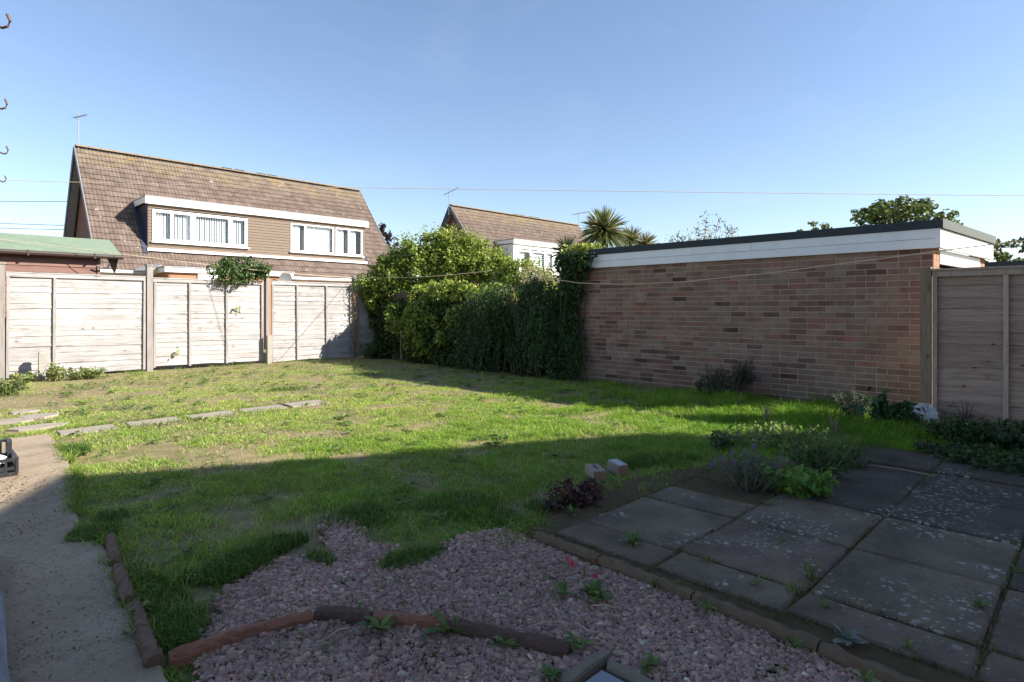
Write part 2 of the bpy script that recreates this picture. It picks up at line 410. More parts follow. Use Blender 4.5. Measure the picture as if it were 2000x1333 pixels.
# ------------------------------------------------------------------ mesh helpers
class MB:
    def __init__(s): s.v = []; s.f = []; s.m = []
    def add(s, vs, fs, mi=0):
        b = len(s.v); s.v += [tuple(p) for p in vs]
        s.f += [tuple(i + b for i in f) for f in fs]; s.m += [mi] * len(fs)
        return s
    def box(s, x0, x1, y0, y1, z0, z1, mi=0):
        vs = [(x, y, z) for z in (z0, z1) for y in (y0, y1) for x in (x0, x1)]
        return s.add(vs, [(0, 2, 3, 1), (4, 5, 7, 6), (0, 1, 5, 4), (2, 6, 7, 3), (0, 4, 6, 2), (1, 3, 7, 5)], mi)
    def bar(s, p, q, w, h, mi=0, up=(0, 0, 1)):
        """rectangular bar from p to q: w across, h along up"""
        p = Vector(p); q = Vector(q); d = (q - p).normalized(); upv = Vector(up)
        sx = d.cross(upv)
        if sx.length < 1e-4: sx = d.cross(Vector((1, 0, 0)))
        sx.normalize(); uy = sx.cross(d).normalized()
        vs = []
        for c in (p, q):
            for a, b in ((-1, -1), (1, -1), (1, 1), (-1, 1)):
                vs.append(c + sx * (a * w / 2) + uy * (b * h / 2))
        return s.add(vs, [(3, 2, 1, 0), (4, 5, 6, 7), (0, 1, 5, 4), (1, 2, 6, 5), (2, 3, 7, 6), (3, 0, 4, 7)], mi)
    def tube(s, pts, rad, n=6, mi=0, cap=True):
        pts = [Vector(p) for p in pts]
        rs = rad if isinstance(rad, (list, tuple)) else [rad] * len(pts)
        vs = []; fs = []
        for i, p in enumerate(pts):
            d = (pts[min(i + 1, len(pts) - 1)] - pts[max(i - 1, 0)]).normalized()
            a = d.cross(Vector((0, 0, 1)))
            if a.length < 1e-3: a = d.cross(Vector((1, 0, 0)))
            a.normalize(); b = a.cross(d)
            for k in range(n):
                t = 2 * math.pi * k / n
                vs.append(p + (a * math.cos(t) + b * math.sin(t)) * rs[i])
        for i in range(len(pts) - 1):
            for k in range(n):
                k2 = (k + 1) % n
                fs.append((i * n + k, i * n + k2, (i + 1) * n + k2, (i + 1) * n + k))
        if cap:
            fs.append(tuple(range(n))[::-1]); fs.append(tuple(range((len(pts) - 1) * n, len(pts) * n)))
        return s.add(vs, fs, mi)
    def prism(s, poly, z0, z1, ch=0.0, mi=0):
        """upright prism over a ground polygon (counter-clockwise), chamfered top edge"""
        n = len(poly)
        cx = sum(p[0] for p in poly) / n; cy = sum(p[1] for p in poly) / n
        rings = [(poly, z0), (poly, z1 - ch)]
        if ch > 0:
            ins = []
            for p in poly:
                d = Vector((cx - p[0], cy - p[1])); l = d.length
                d = d / l * min(ch * 1.4, l * 0.3); ins.append((p[0] + d.x, p[1] + d.y))
            rings.append((ins, z1))
        vs = [(p[0], p[1], z) for r, z in rings for p in r]; fs = [tuple(range(n))[::-1]]
        for k in range(len(rings) - 1):
            for i in range(n):
                j = (i + 1) % n
                fs.append((k * n + i, k * n + j, (k + 1) * n + j, (k + 1) * n + i))
        fs.append(tuple(range((len(rings) - 1) * n, len(rings) * n)))
        return s.add(vs, fs, mi)
    def mesh(s, name, mats, smooth=False):
        me = bpy.data.meshes.new(name)
        me.from_pydata(s.v, [], s.f)
        if not isinstance(mats, (list, tuple)): mats = [mats]
        for m in mats: me.materials.append(MATS[m])
        if len(mats) > 1: me.polygons.foreach_set('material_index', s.m)
        if smooth: me.polygons.foreach_set('use_smooth', [True] * len(s.f))
        me.update()
        return me
    def build(s, name, mats, parent=None, smooth=False, loc=None):
        return link(name, s.mesh(name, mats, smooth), parent, loc)
def link(name, me, parent=None, loc=None):
    o = bpy.data.objects.new(name, me); col.objects.link(o)
    if loc is not None: o.location = loc
    if parent is not None: o.parent = parent
    return o
def tag(o, label=None, cat=None, group=None, kind=None):
    if label: o['label'] = label
    if cat: o['category'] = cat
    if group: o['group'] = group
    if kind: o['kind'] = kind
    return o
def thing(name, label, cat, group=None):
    """an Empty at the world origin that holds a thing's parts"""
    o = bpy.data.objects.new(name, None); col.objects.link(o); o.empty_display_size = 0.1
    return tag(o, label, cat, group)

def np_mesh(name, V, F, mats, cols=None, smooth=False):
    """V (n,3); F (m,k) faces of equal size; cols per vertex (n,3)"""
    me = bpy.data.meshes.new(name)
    V = np.ascontiguousarray(V, np.float32); F = np.ascontiguousarray(F, np.int32)
    k = F.shape[1]
    me.vertices.add(len(V)); me.vertices.foreach_set('co', V.ravel())
    me.loops.add(F.size); me.loops.foreach_set('vertex_index', F.ravel())
    me.polygons.add(len(F))
    me.polygons.foreach_set('loop_start', np.arange(0, F.size, k, dtype=np.int32))
    me.polygons.foreach_set('loop_total', np.full(len(F), k, np.int32))
    if smooth: me.polygons.foreach_set('use_smooth', np.ones(len(F), bool))
    if cols is not None:
        a = me.color_attributes.new('Col', 'FLOAT_COLOR', 'POINT')
        c4 = np.ones((len(V), 4), np.float32); c4[:, :3] = cols
        a.data.foreach_set('color', c4.ravel())
    me.materials.append(MATS[mats])
    me.update(calc_edges=True)
    me.validate()
    return me

# value noise in 2D for numpy
_tab = nrg.random((64, 64))
def vnoise(x, y):
    xi = np.floor(x).astype(int); yi = np.floor(y).astype(int)
    fx = x - xi; fy = y - yi
    fx = fx * fx * (3 - 2 * fx); fy = fy * fy * (3 - 2 * fy)
    g = lambda a, b: _tab[a % 64, b % 64]
    return (g(xi, yi) * (1 - fx) + g(xi + 1, yi) * fx) * (1 - fy) + (g(xi, yi + 1) * (1 - fx) + g(xi + 1, yi + 1) * fx) * fy
def fbm(x, y, o=4):
    s = 0; a = 0.5
    for i in range(o):
        s = s + a * vnoise(x + 17.3 * i, y + 5.1 * i); x = x * 2.03; y = y * 2.03; a *= 0.5
    return s / (1 - 0.5 ** o)
def inpoly(px, py, poly):
    r = np.zeros(len(px), bool); n = len(poly); j = n - 1
    for i in range(n):
        xi, yi = poly[i][0], poly[i][1]; xj, yj = poly[j][0], poly[j][1]
        c = ((yi > py) != (yj > py)) & (px < (xj - xi) * (py - yi) / (yj - yi + 1e-12) + xi)
        r ^= c; j = i
    return r

def unit(a): return a / np.maximum(np.linalg.norm(a, axis=1, keepdims=True), 1e-9)
def leaf_arrays(P, Nn, size, width, colr, fold=0.25, droop=None, T=None):
    """four-point folded leaves. P centres, Nn normals, size lengths; returns V,F,C"""
    n = len(P)
    if T is None:
        T = np.cross(Nn, nrg.normal(size=(n, 3)))
    else:
        T = T - Nn * np.sum(T * Nn, 1, keepdims=True)
    T = unit(T)
    B = np.cross(Nn, T)
    L = size[:, None]; W = (size * width)[:, None]
    base = P - T * L * 0.5; tip = P + T * L * 0.5
    if droop is not None: tip = tip - np.array([0, 0, 1.0]) * L * droop
    l = P - T * L * 0.08 + B * W * 0.5 + Nn * W * fold; r = P - T * L * 0.08 - B * W * 0.5 + Nn * W * fold
    V = np.stack([base, r, tip, l], 1).reshape(-1, 3)
    i = np.arange(n)[:, None] * 4
    F = np.concatenate([i + np.array([[0, 1, 2]]), i + np.array([[0, 2, 3]])], 0)
    C = np.repeat(colr, 4, axis=0)
    return V, F, C
def pick_cols(n, cols, w=None, jit=0.18):
    cols = np.array(cols); k = nrg.choice(len(cols), n, p=w)
    c = cols[k] * (1 + nrg.normal(size=(n, 1)) * jit) * (1 + nrg.normal(size=(n, 3)) * 0.05)
    return np.clip(c, 0.004, 0.9)
def cat(parts):
    Vs, Fs, Cs = [], [], []; b = 0
    for V, F, C in parts:
        Vs.append(V); Fs.append(F + b); Cs.append(C); b += len(V)
    return np.concatenate(Vs), np.concatenate(Fs), np.concatenate(Cs)
def blob_leaves(blobs, per_area, size, width, cols, w=None, shell=0.55, out=0.6, up=0.25, clump=0, **kw):
    """leaves spread through ellipsoid blobs (cx,cy,cz,rx,ry,rz), denser near their surface"""
    Ps, Ns = [], []
    for (cx, cy, cz, rx, ry, rz) in blobs:
        a = 4 * math.pi * ((rx * ry) ** 1.6 / 3 + (rx * rz) ** 1.6 / 3 + (ry * rz) ** 1.6 / 3) ** (1 / 1.6)
        n = max(6, int(a * per_area))
        d = unit(nrg.normal(size=(n, 3)))
        r = 1 - (1 - nrg.random(n) ** 0.5) * shell
        r = r * (0.9 + 0.2 * nrg.random(n))
        e = np.array([rx, ry, rz])
        p = np.array([cx, cy, cz]) + d * e * r[:, None]
        nn = unit(d / e)
        Ps.append(p); Ns.append(nn)
    P = np.concatenate(Ps); Nn = np.concatenate(Ns)
    n = len(P)
    Nn = unit(Nn * out + nrg.normal(size=(n, 3)) * 0.55 + np.array([0, 0, up]))
    s = size * (0.6 + 0.8 * nrg.random(n))
    return leaf_arrays(P, Nn, s, width, pick_cols(n, cols, w), **kw)
# ================================================================== the ground
def lawn_z(x, y):
    return -0.022 + 0.028 * (fbm(np.asarray(x) * 0.9 + 3, np.asarray(y) * 0.9 + 9, 3) - 0.5)
def make_ground():
    near = np.arange(-3, 17.01, 0.2)
    far = np.array([-600, -300, -150, -80, -40, -20, -10, -6])
    far2 = np.array([20, 25, 32, 45, 70, 120, 250, 600])
    a = np.concatenate([far, near, far2])
    X, Y = np.meshgrid(a, a, indexing='ij')
    Z = lawn_z(X, Y)
    V = np.stack([X, Y, Z], -1).reshape(-1, 3)
    n = len(a); i, j = np.meshgrid(np.arange(n - 1), np.arange(n - 1), indexing='ij')
    q = (i * n + j).ravel()
    F = np.stack([q, q + n, q + n + 1, q + 1], 1)
    tag(link('ground', np_mesh('ground', V, F, 'lawn_soil', smooth=True)), 'worn garden soil and dry thatch under the lawn', None, None, 'structure')
make_ground()

# zones in garden coordinates
PATH = [(-3.0, -0.4), (0.50, -0.4), (0.60, 2.34), (0.70, 3.5), (0.69, 4.4), (0.85, 5.35), (0.93, 6.3), (0.95, 7.28), (-3.0, 7.28)]
def rough_outline(poly, step=0.12, amp=0.022, seed=1):
    r = random.Random(seed); out = []
    for i in range(len(poly)):
        a = poly[i]; b = poly[(i + 1) % len(poly)]
        L = math.hypot(b[0] - a[0], b[1] - a[1]); n = max(1, int(L / step))
        nx, ny = -(b[1] - a[1]) / L, (b[0] - a[0]) / L
        for k in range(n):
            t = k / n; d = r.uniform(-amp, amp) if k else 0
            out.append((a[0] + (b[0] - a[0]) * t + nx * d, a[1] + (b[1] - a[1]) * t + ny * d))
    return out
def make_path():
    poly = rough_outline(rough_outline(PATH, 0.35, 0.03, 3), 0.06, 0.010, 4)
    tag(MB().prism(poly, -0.08, 0.006, 0.006).build('garden_path', 'path_concrete'), 'old cracked concrete garden path along the left side', None, None, 'structure')
make_path()

GRAVEL = [(0.62, 0.3), (2.22, 0.3), (2.29, 1.0), (2.31, 2.05), G(1000, 1036)[:2], G(905, 1050)[:2], G(870, 1080)[:2],
          G(800, 1085)[:2], G(720, 1062)[:2], G(668, 1000)[:2], G(630, 1010)[:2], G(640, 1075)[:2], G(560, 1100)[:2], G(430, 1160)[:2], G(425, 1215)[:2], (0.70, 2.30), (0.63, 1.6)]
tag(MB().prism(rough_outline(GRAVEL, 0.1, 0.02, 5), -0.1, -0.004, 0.0).build('gravel_bed', 'bed_soil'), 'dark earth under the pink gravel', None, None, 'structure')

# patio: bed and the slabs laid on it
U_L = [2.42, 2.67, 3.30, 3.95, 4.60, 5.25, 5.88]
V_L = [-0.90, -0.30, 0.30, 0.90, 1.49, 2.09]
PATIO = [(2.24, -0.9), (5.95, -0.9), (5.95, 1.5), (5.3, 1.62), (4.3, 2.2), (3.75, 2.35), (3.2, 2.5), (2.3, 2.2)]
def make_patio():
    p = MB().prism(rough_outline(PATIO, 0.15, 0.03, 8), -0.1, 0.016, 0).build('patio', 'bed_soil')
    tag(p, 'patio of dark lichened paving slabs with weedy joints', None, None, 'structure')
    r = random.Random(5)
    for i in range(len(U_L) - 1):
        for j in range(len(V_L) - 1):
            if (i in (3, 4) and j == 4) or (i == 5 and j == 4) : continue
            g = 0.007
            x0, x1, y0, y1 = U_L[i] + g, U_L[i + 1] - g, V_L[j] + g, V_L[j + 1] - g
            if i == 2 and j == 4: x1 = 3.62
            jit = lambda: r.uniform(-0.008, 0.008)
            poly = [(x0 + jit(), y0 + jit()), (x1 + jit(), y0 + jit()), (x1 + jit(), y1 + jit()), (x0 + jit(), y1 + jit())]
            poly = rough_outline(poly, 0.16, 0.005, r.randint(1, 999))
            top = 0.030 + r.uniform(-0.006, 0.006)
            mb = MB().prism(poly, -0.05, top, 0.009)
            # settle: tilt the top slightly
            tx, ty = r.uniform(-0.012, 0.012), r.uniform(-0.012, 0.012)
            cx, cy = (x0 + x1) / 2, (y0 + y1) / 2
            mb.v = [(a, b, c + ((a - cx) * tx + (b - cy) * ty if c > 0 else 0)) for a, b, c in mb.v]
            m = 'slab_dark' if i >= 3 else r.choice(['slab_mid', 'slab_mid', 'slab_brown'])
            if i == 2: m = r.choice(['slab_dark', 'slab_mid'])
            if i == 0 and j == 3: m = 'slab_mid'
            if i == 0 and j == 2: m = 'slab_brown'
            mb.build('slab', m, p)
make_patio()

def make_stepping_stones():
    order = ['nearest the concrete path', 'second from the concrete path', 'third and middle of the row', 'second from the right end of the row', 'at the right end of the row']
    r = random.Random(4)
    for k, cx in enumerate((1.27, 1.86, 2.46, 3.04, 3.60)):
        poly = [(cx - 0.25, 7.17), (cx + 0.25, 7.17 + r.uniform(-.02, .02)), (cx + 0.26 + r.uniform(-.02, .02), 7.48), (cx - 0.24 + r.uniform(-.02, .02), 7.48 + r.uniform(-.02, .02))]
        o = MB().prism(rough_outline(poly, 0.12, 0.014, k + 20), -0.05, -0.001 + r.uniform(-0.003, 0.003), 0.005).build('stepping_stone', 'stepping_stone')
        tag(o, 'flat pale stepping slab in the lawn, ' + order[k], 'stepping stone', 'stepping stones across the lawn')
    spots = [((25, 822), 'small pale broken flag nearest the left edge, beyond the concrete path', .20, .13), ((70, 834), 'pale broken flag touching the far end of the path', .26, .12),
             ((78, 812), 'pale broken flag farther from the path, among grass', .22, .12), ((48, 803), 'smallest pale broken flag, farthest towards the fence', .15, .10)]
    for k, ((x, y), lab, a, b) in enumerate(spots):
        c = G(x, y); poly = [(c[0] + a * math.cos(t) * r.uniform(.75, 1.2), c[1] + b * 1.3 * math.sin(t) * r.uniform(.75, 1.2)) for t in [0.3 + 2 * math.pi * i / 7 for i in range(7)]]
        tag(MB().prism(rough_outline(poly, 0.1, 0.01, k), -0.05, 0.004, 0.004).build('broken_flag', 'stepping_stone'), lab, 'stone', 'broken flags by the path')
make_stepping_stones()

# ================================================================== the garage on the right
def make_garage():
    g = thing('brick_garage', 'flat roofed brick garage with white fascia along the right side', 'garage')
    A, B, C, D = (8.13, 1.38), (10.52, 1.196), (10.52, 6.74), (8.13, 6.74)
    sk = (B[1] - A[1]) / (B[0] - A[0])
    fy = lambda x: A[1] + (x - A[0]) * sk
    T = 1.915
    # wall core (mortar)
    w = MB()
    w.add([(8.13, 1.39, -0.1), (8.33, 1.39, -0.1), (8.33, 6.73, -0.1), (8.13, 6.73, -0.1), (8.13, 1.39, T), (8.33, 1.39, T), (8.33, 6.73, T), (8.13, 6.73, T)],
          [(3, 2, 1, 0), (4, 5, 6, 7), (0, 1, 5, 4), (1, 2, 6, 5), (2, 3, 7, 6), (3, 0, 4, 7)])
    w.box(8.331, 10.32, 6.53, 6.74, -0.1, T)
    w.box(10.321, 10.52, 1.30, 6.73, -0.1, T)
    wall = w.build('wall', 'mortar', g)
    # bricks laid in the long wall
    r = random.Random(2)
    weights = [10, 9, 10, 7, 9, 5, 9, 4, 2.4, 5, 8, 1.4]
    lst = []
    nrow = 26
    ch = T / nrow
    for k in range(nrow):
        v = 1.38 - (0.1125 if k % 2 else 0.0)
        first = True
        while v < 6.74:
            L = 0.225
            if first and k % 2: v0, v1 = 1.38, v + L
            else:
                if r.random() < 0.07: L = 0.1125
                v0, v1 = v, min(v + L, 6.74)
            if v1 - v0 > 0.04: lst.append((k, v0, v1))
            v = v1; first = False
    lst.sort(key=lambda a: a[1] + a[0] * 0.0001)
    cache = {}; stuff = MB()
    for n_, (k, v0, v1) in enumerate(lst):
        mi = r.choices(range(12), weights)[0]
        ln = round(v1 - v0 - 0.013, 3); h = ch - 0.0125
        pr = r.choice([0.005, 0.007, 0.009])
        if n_ < 300:
            key = (mi, ln, pr)
            if key not in cache:
                m = MB(); c = 0.0025
                m.add([(0.04, 0, 0), (0.04, ln, 0), (0.04, ln, h), (0.04, 0, h), (-pr + c, 0, 0), (-pr + c, ln, 0), (-pr + c, ln, h), (-pr + c, 0, h), (-pr, c, c), (-pr, ln - c, c), (-pr, ln - c, h - c), (-pr, c, h - c)],
                      [(0, 4, 5, 1), (1, 5, 6, 2), (2, 6, 7, 3), (3, 7, 4, 0), (4, 8, 9, 5), (5, 9, 10, 6), (6, 10, 11, 7), (7, 11, 8, 4), (8, 11, 10, 9)])
                cache[key] = m.mesh('brick', 'brick_%d' % mi)
            link('brick', cache[key], wall, (8.13, v0 + 0.005, k * ch + 0.004))
        else:
            stuff.box(8.13 - pr, 8.15, v0 + 0.005, v1 - 0.005, k * ch + 0.004, k * ch + 0.004 + h, mi)
    s = stuff.build('far_bricks', ['brick_%d' % i for i in range(12)], wall); s['kind'] = 'stuff'
    # front piers of orange brick in the sun
    for (x0, x1, nm) in ((8.1285, 8.36, 'pier'), (10.24, 10.523, 'pier')):
        p = MB()
        p.add([(x0, fy(x0) + 0.0, -0.1), (x1, fy(x1), -0.1), (x1, fy(x1) + .23, -0.1), (x0, fy(x0) + .23, -0.1), (x0, fy(x0), T - .003), (x1, fy(x1), T - .003), (x1, fy(x1) + .23, T - .003), (x0, fy(x0) + .23, T - .003)],
              [(3, 2, 1, 0), (4, 5, 6, 7), (0, 1, 5, 4), (1, 2, 6, 5), (2, 3, 7, 6), (3, 0, 4, 7)])
        pier = p.build(nm, 'mortar', g)
        for k in range(nrow):
            b = MB(); z0 = k * ch + 0.004; z1 = z0 + ch - 0.009
            for (a, c) in (((x0 + 0.004, x1 - 0.004),) if k % 2 else ((x0 + 0.004, (x0 + x1) / 2 - .005), ((x0 + x1) / 2 + .005, x1 - 0.004))):
                b.add([(a, fy(a) - .005, z0), (c, fy(c) - .005, z0), (c, fy(c) - .005, z1), (a, fy(a) - .005, z1), (a, fy(a) + .02, z0), (c, fy(c) + .02, z0), (c, fy(c) + .02, z1), (a, fy(a) + .02, z1)],
                      [(0, 1, 2, 3), (0, 4, 5, 1), (2, 6, 7, 3), (0, 3, 7, 4), (1, 5, 6, 2)])
            b.build('brick', 'house_brick', pier)
    # fascia boards
    f = MB().box(8.075, 8.128, 1.30, 6.80, 1.90, 2.005).build('fascia_board', 'garage_fascia', g)
    MB().box(8.069, 8.128, 1.30, 3.42, 2.008, 2.115).build('fascia_board', 'garage_fascia', g)
    MB().box(8.069, 8.128, 3.424, 6.80, 2.008, 2.115).build('fascia_board', 'garage_fascia', g)
    def front_board(z0, z1, d, nm, mat, xa=8.07, xb=10.60):
        m = MB(); y = lambda x: fy(x) - d
        m.add([(xa, y(xa), z0), (xb, y(xb), z0), (xb, y(xb) + .05, z0), (xa, y(xa) + .05, z0), (xa, y(xa), z1), (xb, y(xb), z1), (xb, y(xb) + .05, z1), (xa, y(xa) + .05, z1)],
              [(3, 2, 1, 0), (4, 5, 6, 7), (0, 1, 5, 4), (1, 2, 6, 5), (2, 3, 7, 6), (3, 0, 4, 7)])
        return m.build(nm, mat, g)
    front_board(1.90, 2.112, 0.085, 'front_fascia', 'white_paint')
    front_board(1.74, 1.895, 0.012, 'door_head', 'white_upvc', 8.37, 10.23)
    front_board(-0.1, 1.737, 0.006, 'door_frame', 'white_upvc', 10.14, 10.235)
    d = front_board(0.0, 1.69, -0.05, 'garage_door', 'white_upvc', 8.37, 10.13)
    for k in range(9):
        z = 0.1 + k * 0.18
        m = MB(); m.add([(8.40, fy(8.40) + .05 - .012, z), (10.1, fy(10.1) + .05 - .012, z), (10.1, fy(10.1) + .049, z + .16), (8.40, fy(8.40) + .049, z + .16), (8.40, fy(8.40) + .05, z - .005), (10.1, fy(10.1) + .05, z - .005)], [(0, 1, 2, 3), (4, 5, 1, 0)])
        m.build('door_rib', 'white_upvc', d)
    # roof: felt edge and deck
    ro = MB()
    q = [(8.055, fy(8.055) - 0.105), (10.62, fy(10.62) - 0.105), (10.62, 6.83), (8.055, 6.83)]
    ro.prism(q, 2.118, 2.215, 0.012)
    roof = ro.build('roof', 'felt', g)
    m = MB(); m.add([(8.05, fy(8.05) - 0.112, 2.112), (10.625, fy(10.625) - 0.112, 2.112), (10.625, fy(10.625) - .112, 2.218), (8.05, fy(8.05) - .112, 2.218), (8.05, fy(8.05) - .1, 2.224), (10.625, fy(10.625) - .1, 2.224)], [(0, 1, 2, 3), (3, 2, 5, 4)])
    m.build('roof_edge', 'felt_mineral', roof)
make_garage()

def make_far_garage():
    g = thing('flat_roof_garage', 'low flat roofed garage beyond the brick garage at the right edge', 'garage')
    MB().box(15.2, 18, -5, 1.9, -.1, 1.93).build('wall', 'house_brick', g)
    MB().box(15.12, 18.1, -5.1, 2.0, 1.935, 2.03).build('fascia', 'white_paint', g)
    MB().box(15.05, 18.15, -5.15, 2.05, 2.034, 2.14).build('roof', 'felt', g)
make_far_garage()

# ================================================================== houses of the row behind the fence
TILE_W, SL = 0.25, 1.22
EV, EZ, RV, RZ = 23.40, 2.516, 27.24, 7.20
SLN = math.sqrt(1 + SL * SL)
SANG = math.atan(SL)
def tile_mesh(mi):
    """double-roll concrete tile; x across, y up the slope, z out of it"""
    m = MB(); n = 9; prof = []
    for i in range(n):
        t = i / (n - 1); x = t * TILE_W
        z = 0.022 * max(0.0, math.cos((t * 2 - 0.45) * 2 * math.pi)) ** 0.8
        prof.append((x, z))
    L = 0.30
    vs = [(x, 0, z + 0.040) for x, z in prof] + [(x, L, z + 0.010) for x, z in prof] + [(x, 0.004, z * 0.6 + 0.004) for x, z in prof]
    fs = []
    for i in range(n - 1):
        fs.append((i, i + 1, n + i + 1, n + i)); fs.append((2 * n + i, 2 * n + i + 1, i + 1, i))
    m.add(vs, fs)
    return m.mesh('tile', 'roof_tile_%d' % mi)
TILES = [tile_mesh(i) for i in range(4)]
def roof_pt(x, s, dz=0.0):
    """point on the front slope: s metres up from the eaves, dz out of the slope"""
    return (x, EV + s / SLN - dz * SL / SLN, EZ + s * SL / SLN + dz / SLN)

def make_house(u0, label, near, cladding, dorm_u, windows):
    h = thing('semi_detached_house', label, 'house', 'houses of the row behind the fence')
    W = 12.0; u1 = u0 + W; slope_len = (RV - EV) * SLN
    back = 2 * RV - EV - 0.75
    # walls with gables
    a, b = u0 + 0.32, u1 - 0.32; f, k = EV + 0.42, back - 0.35
    wl = MB()
    zr = RZ - 0.22
    vs = [(x, y, z) for x in (a, b) for y, z in ((f, -0.1), (k, -0.1), (k, 2.62), (RV, zr), (f, 2.75))]
    wl.add(vs, [(4, 3, 2, 1, 0), (5, 6, 7, 8, 9), (0, 1, 6, 5), (0, 5, 9, 4), (1, 2, 7, 6)])
    wl.build('wall', 'gable_brick', h)
    fw = MB().box(a + .01, b - .01, f - 0.03, f - 0.002, -0.1, 2.74).build('front_wall', 'house_brick', h)
    # roof deck
    dk = MB()
    th = 0.10
    dk.add([(u0, EV, EZ), (u1, EV, EZ), (u1, RV, RZ), (u0, RV, RZ), (u0, back, 2.5), (u1, back, 2.5),
            (u0, EV, EZ - th), (u1, EV, EZ - th), (u1, RV, RZ - th * 1.5), (u0, RV, RZ - th * 1.5), (u0, back, 2.5 - th), (u1, back, 2.5 - th)],
           [(0, 1, 2, 3), (3, 2, 5, 4), (7, 6, 9, 8), (8, 9, 10, 11), (6, 7, 1, 0), (10, 4, 5, 11), (0, 3, 9, 6), (3, 4, 10, 9), (1, 7, 8, 2), (2, 8, 11, 5)])
    roof = dk.build('roof', 'roof_tile_3', h)
    # tiles
    du0, du1, dv, dz0, dz1 = dorm_u[0], dorm_u[1], 24.05, 3.30, 5.16
    dlen0 = (dv - EV) * SLN - 0.12; dlen1 = (dz1 - EZ) / SL * SLN - 0.05
    rows = 22; gauge = slope_len / rows
    ncol = int(W / TILE_W)
    lst = []
    for rI in range(rows):
        s = rI * gauge
        for c in range(ncol):
            x = u0 + c * TILE_W
            if x + TILE_W > du0 + 0.12 and x < du1 - 0.12 and s + gauge * 0.6 > dlen0 and s + gauge < dlen1 + 0.1: continue
            lst.append((x, s))
    lst.sort(key=lambda p: p[0] ** 2 + (EV + p[1] / SLN) ** 2)
    r = random.Random(int(u0 * 10))
    cnt = 300 if near else 0
    rot = Matrix.Rotation(SANG, 4, 'X')
    src = []
    for me in TILES:
        co = np.empty(len(me.vertices) * 3, np.float32); me.vertices.foreach_get('co', co); co = co.reshape(-1, 3)
        fa = np.array([list(p.vertices) for p in me.polygons]); src.append((co, fa))
    Vs, Fs, Ms = [], [], []; base = 0
    ca, sa = math.cos(SANG), math.sin(SANG)
    for i, (x, s) in enumerate(lst):
        mi = r.choices(range(4), [4, 3, 2, 2])[0]
        p = roof_pt(x, s + r.uniform(-.004, .004), 0.002)
        if i < cnt:
            o = link('tile', TILES[mi], roof); o.location = p; o.rotation_euler = (SANG + r.uniform(-.006, .006), r.uniform(-.008, .008), 0)
        else:
            co, fa = src[mi]
            q = np.stack([co[:, 0] + p[0], co[:, 1] * ca - co[:, 2] * sa + p[1], co[:, 1] * sa + co[:, 2] * ca + p[2]], 1)
            Vs.append(q); Fs.append(fa + base); Ms += [mi] * len(fa); base += len(co)
    me = bpy.data.meshes.new('far_tiles')
    me.from_pydata(np.concatenate(Vs).tolist(), [], np.concatenate(Fs).tolist())
    for i in range(4): me.materials.append(MATS['roof_tile_%d' % i])
    me.polygons.foreach_set('material_index', Ms); me.update()
    ft = link('far_tiles', me, roof); ft['kind'] = 'stuff'
    # ridge tiles
    n = 30
    rm = None
    for i in range(n):
        x0 = u0 + W * i / n; x1 = u0 + W * (i + 1) / n
        m = MB(); pts = []
        for t in range(6):
            an = math.pi * (0.12 + 0.76 * t / 5); pts.append((math.cos(an) * 0.15, math.sin(an) * 0.13 - 0.03))
        vs = [(x0 + 0.006, RV - p, RZ + q + .045) for p, q in pts] + [(x1 - 0.006, RV - p, RZ + q + .045) for p, q in pts]
        m.add(vs, [(j, j + 1, 7 + j, 6 + j) for j in range(5)] + [tuple(range(6))[::-1], tuple(range(6, 12))])
        m.build('ridge_tile', 'ridge', roof)
    for i, x in enumerate((u0 + 5.2, u0 + 5.75, u0 + 6.7, u0 + 7.2)):
        MB().box(x, x + 0.40, RV - 0.10, RV + 0.10, RZ + 0.10, RZ + 0.155).build('vent_tile', 'dark_vent', roof)
    # barge boards on the gable
    for x, nm in ((u0, 'barge_board'), (u1, 'barge_board')):
        s_ = -1 if x == u0 else 1
        MB().bar((x + s_ * .015, EV - .02, EZ - .07), (x + s_ * .015, RV, RZ - .06), 0.03, 0.17, up=(0, -SL, 1)).build(nm, 'grey_barge', h)
        MB().bar((x + s_ * .02, back + .02, 2.5 - .05), (x + s_ * .02, RV + .02, RZ - .02), 0.035, 0.26, up=(0, 1.3, 1)).build(nm, 'dark_barge', h)
        MB().bar((x - s_ * .12, back - .15, 2.5 - .15), (x - s_ * .12, RV + .02, RZ - .16), 0.26, 0.03, up=(0, 1.3, 1)).build('soffit', 'grey_barge', h)
    # gutter and fascia
    MB().box(u0, u1, EV - .09, EV - .01, EZ - .10, EZ - .005).build('gutter', 'white_paint', h)
    MB().box(u0, u1, EV + .0, EV + .41, EZ - .135, EZ - .11).build('soffit', 'white_paint', h)
    # dormer
    dm = MB()
    bk = dv + 2.2
    dm.add([(x, y, z) for x in (du0, du1) for y, z in ((dv + .20, 3.2), (bk, 5.1), (dv + .20, 5.1))], [(2, 1, 0), (3, 4, 5), (0, 3, 5, 2), (2, 5, 4, 1), (1, 4, 3, 0)])
    d = dm.build('dormer', 'room_shade', h)
    # boards on the front, stopping at the windows
    nb = 14; z0, z1 = 3.36, 4.92; bh = (z1 - z0) / nb
    wins = [(w['u0'], w['u1'], w['z0'], w['z1']) for w in windows]
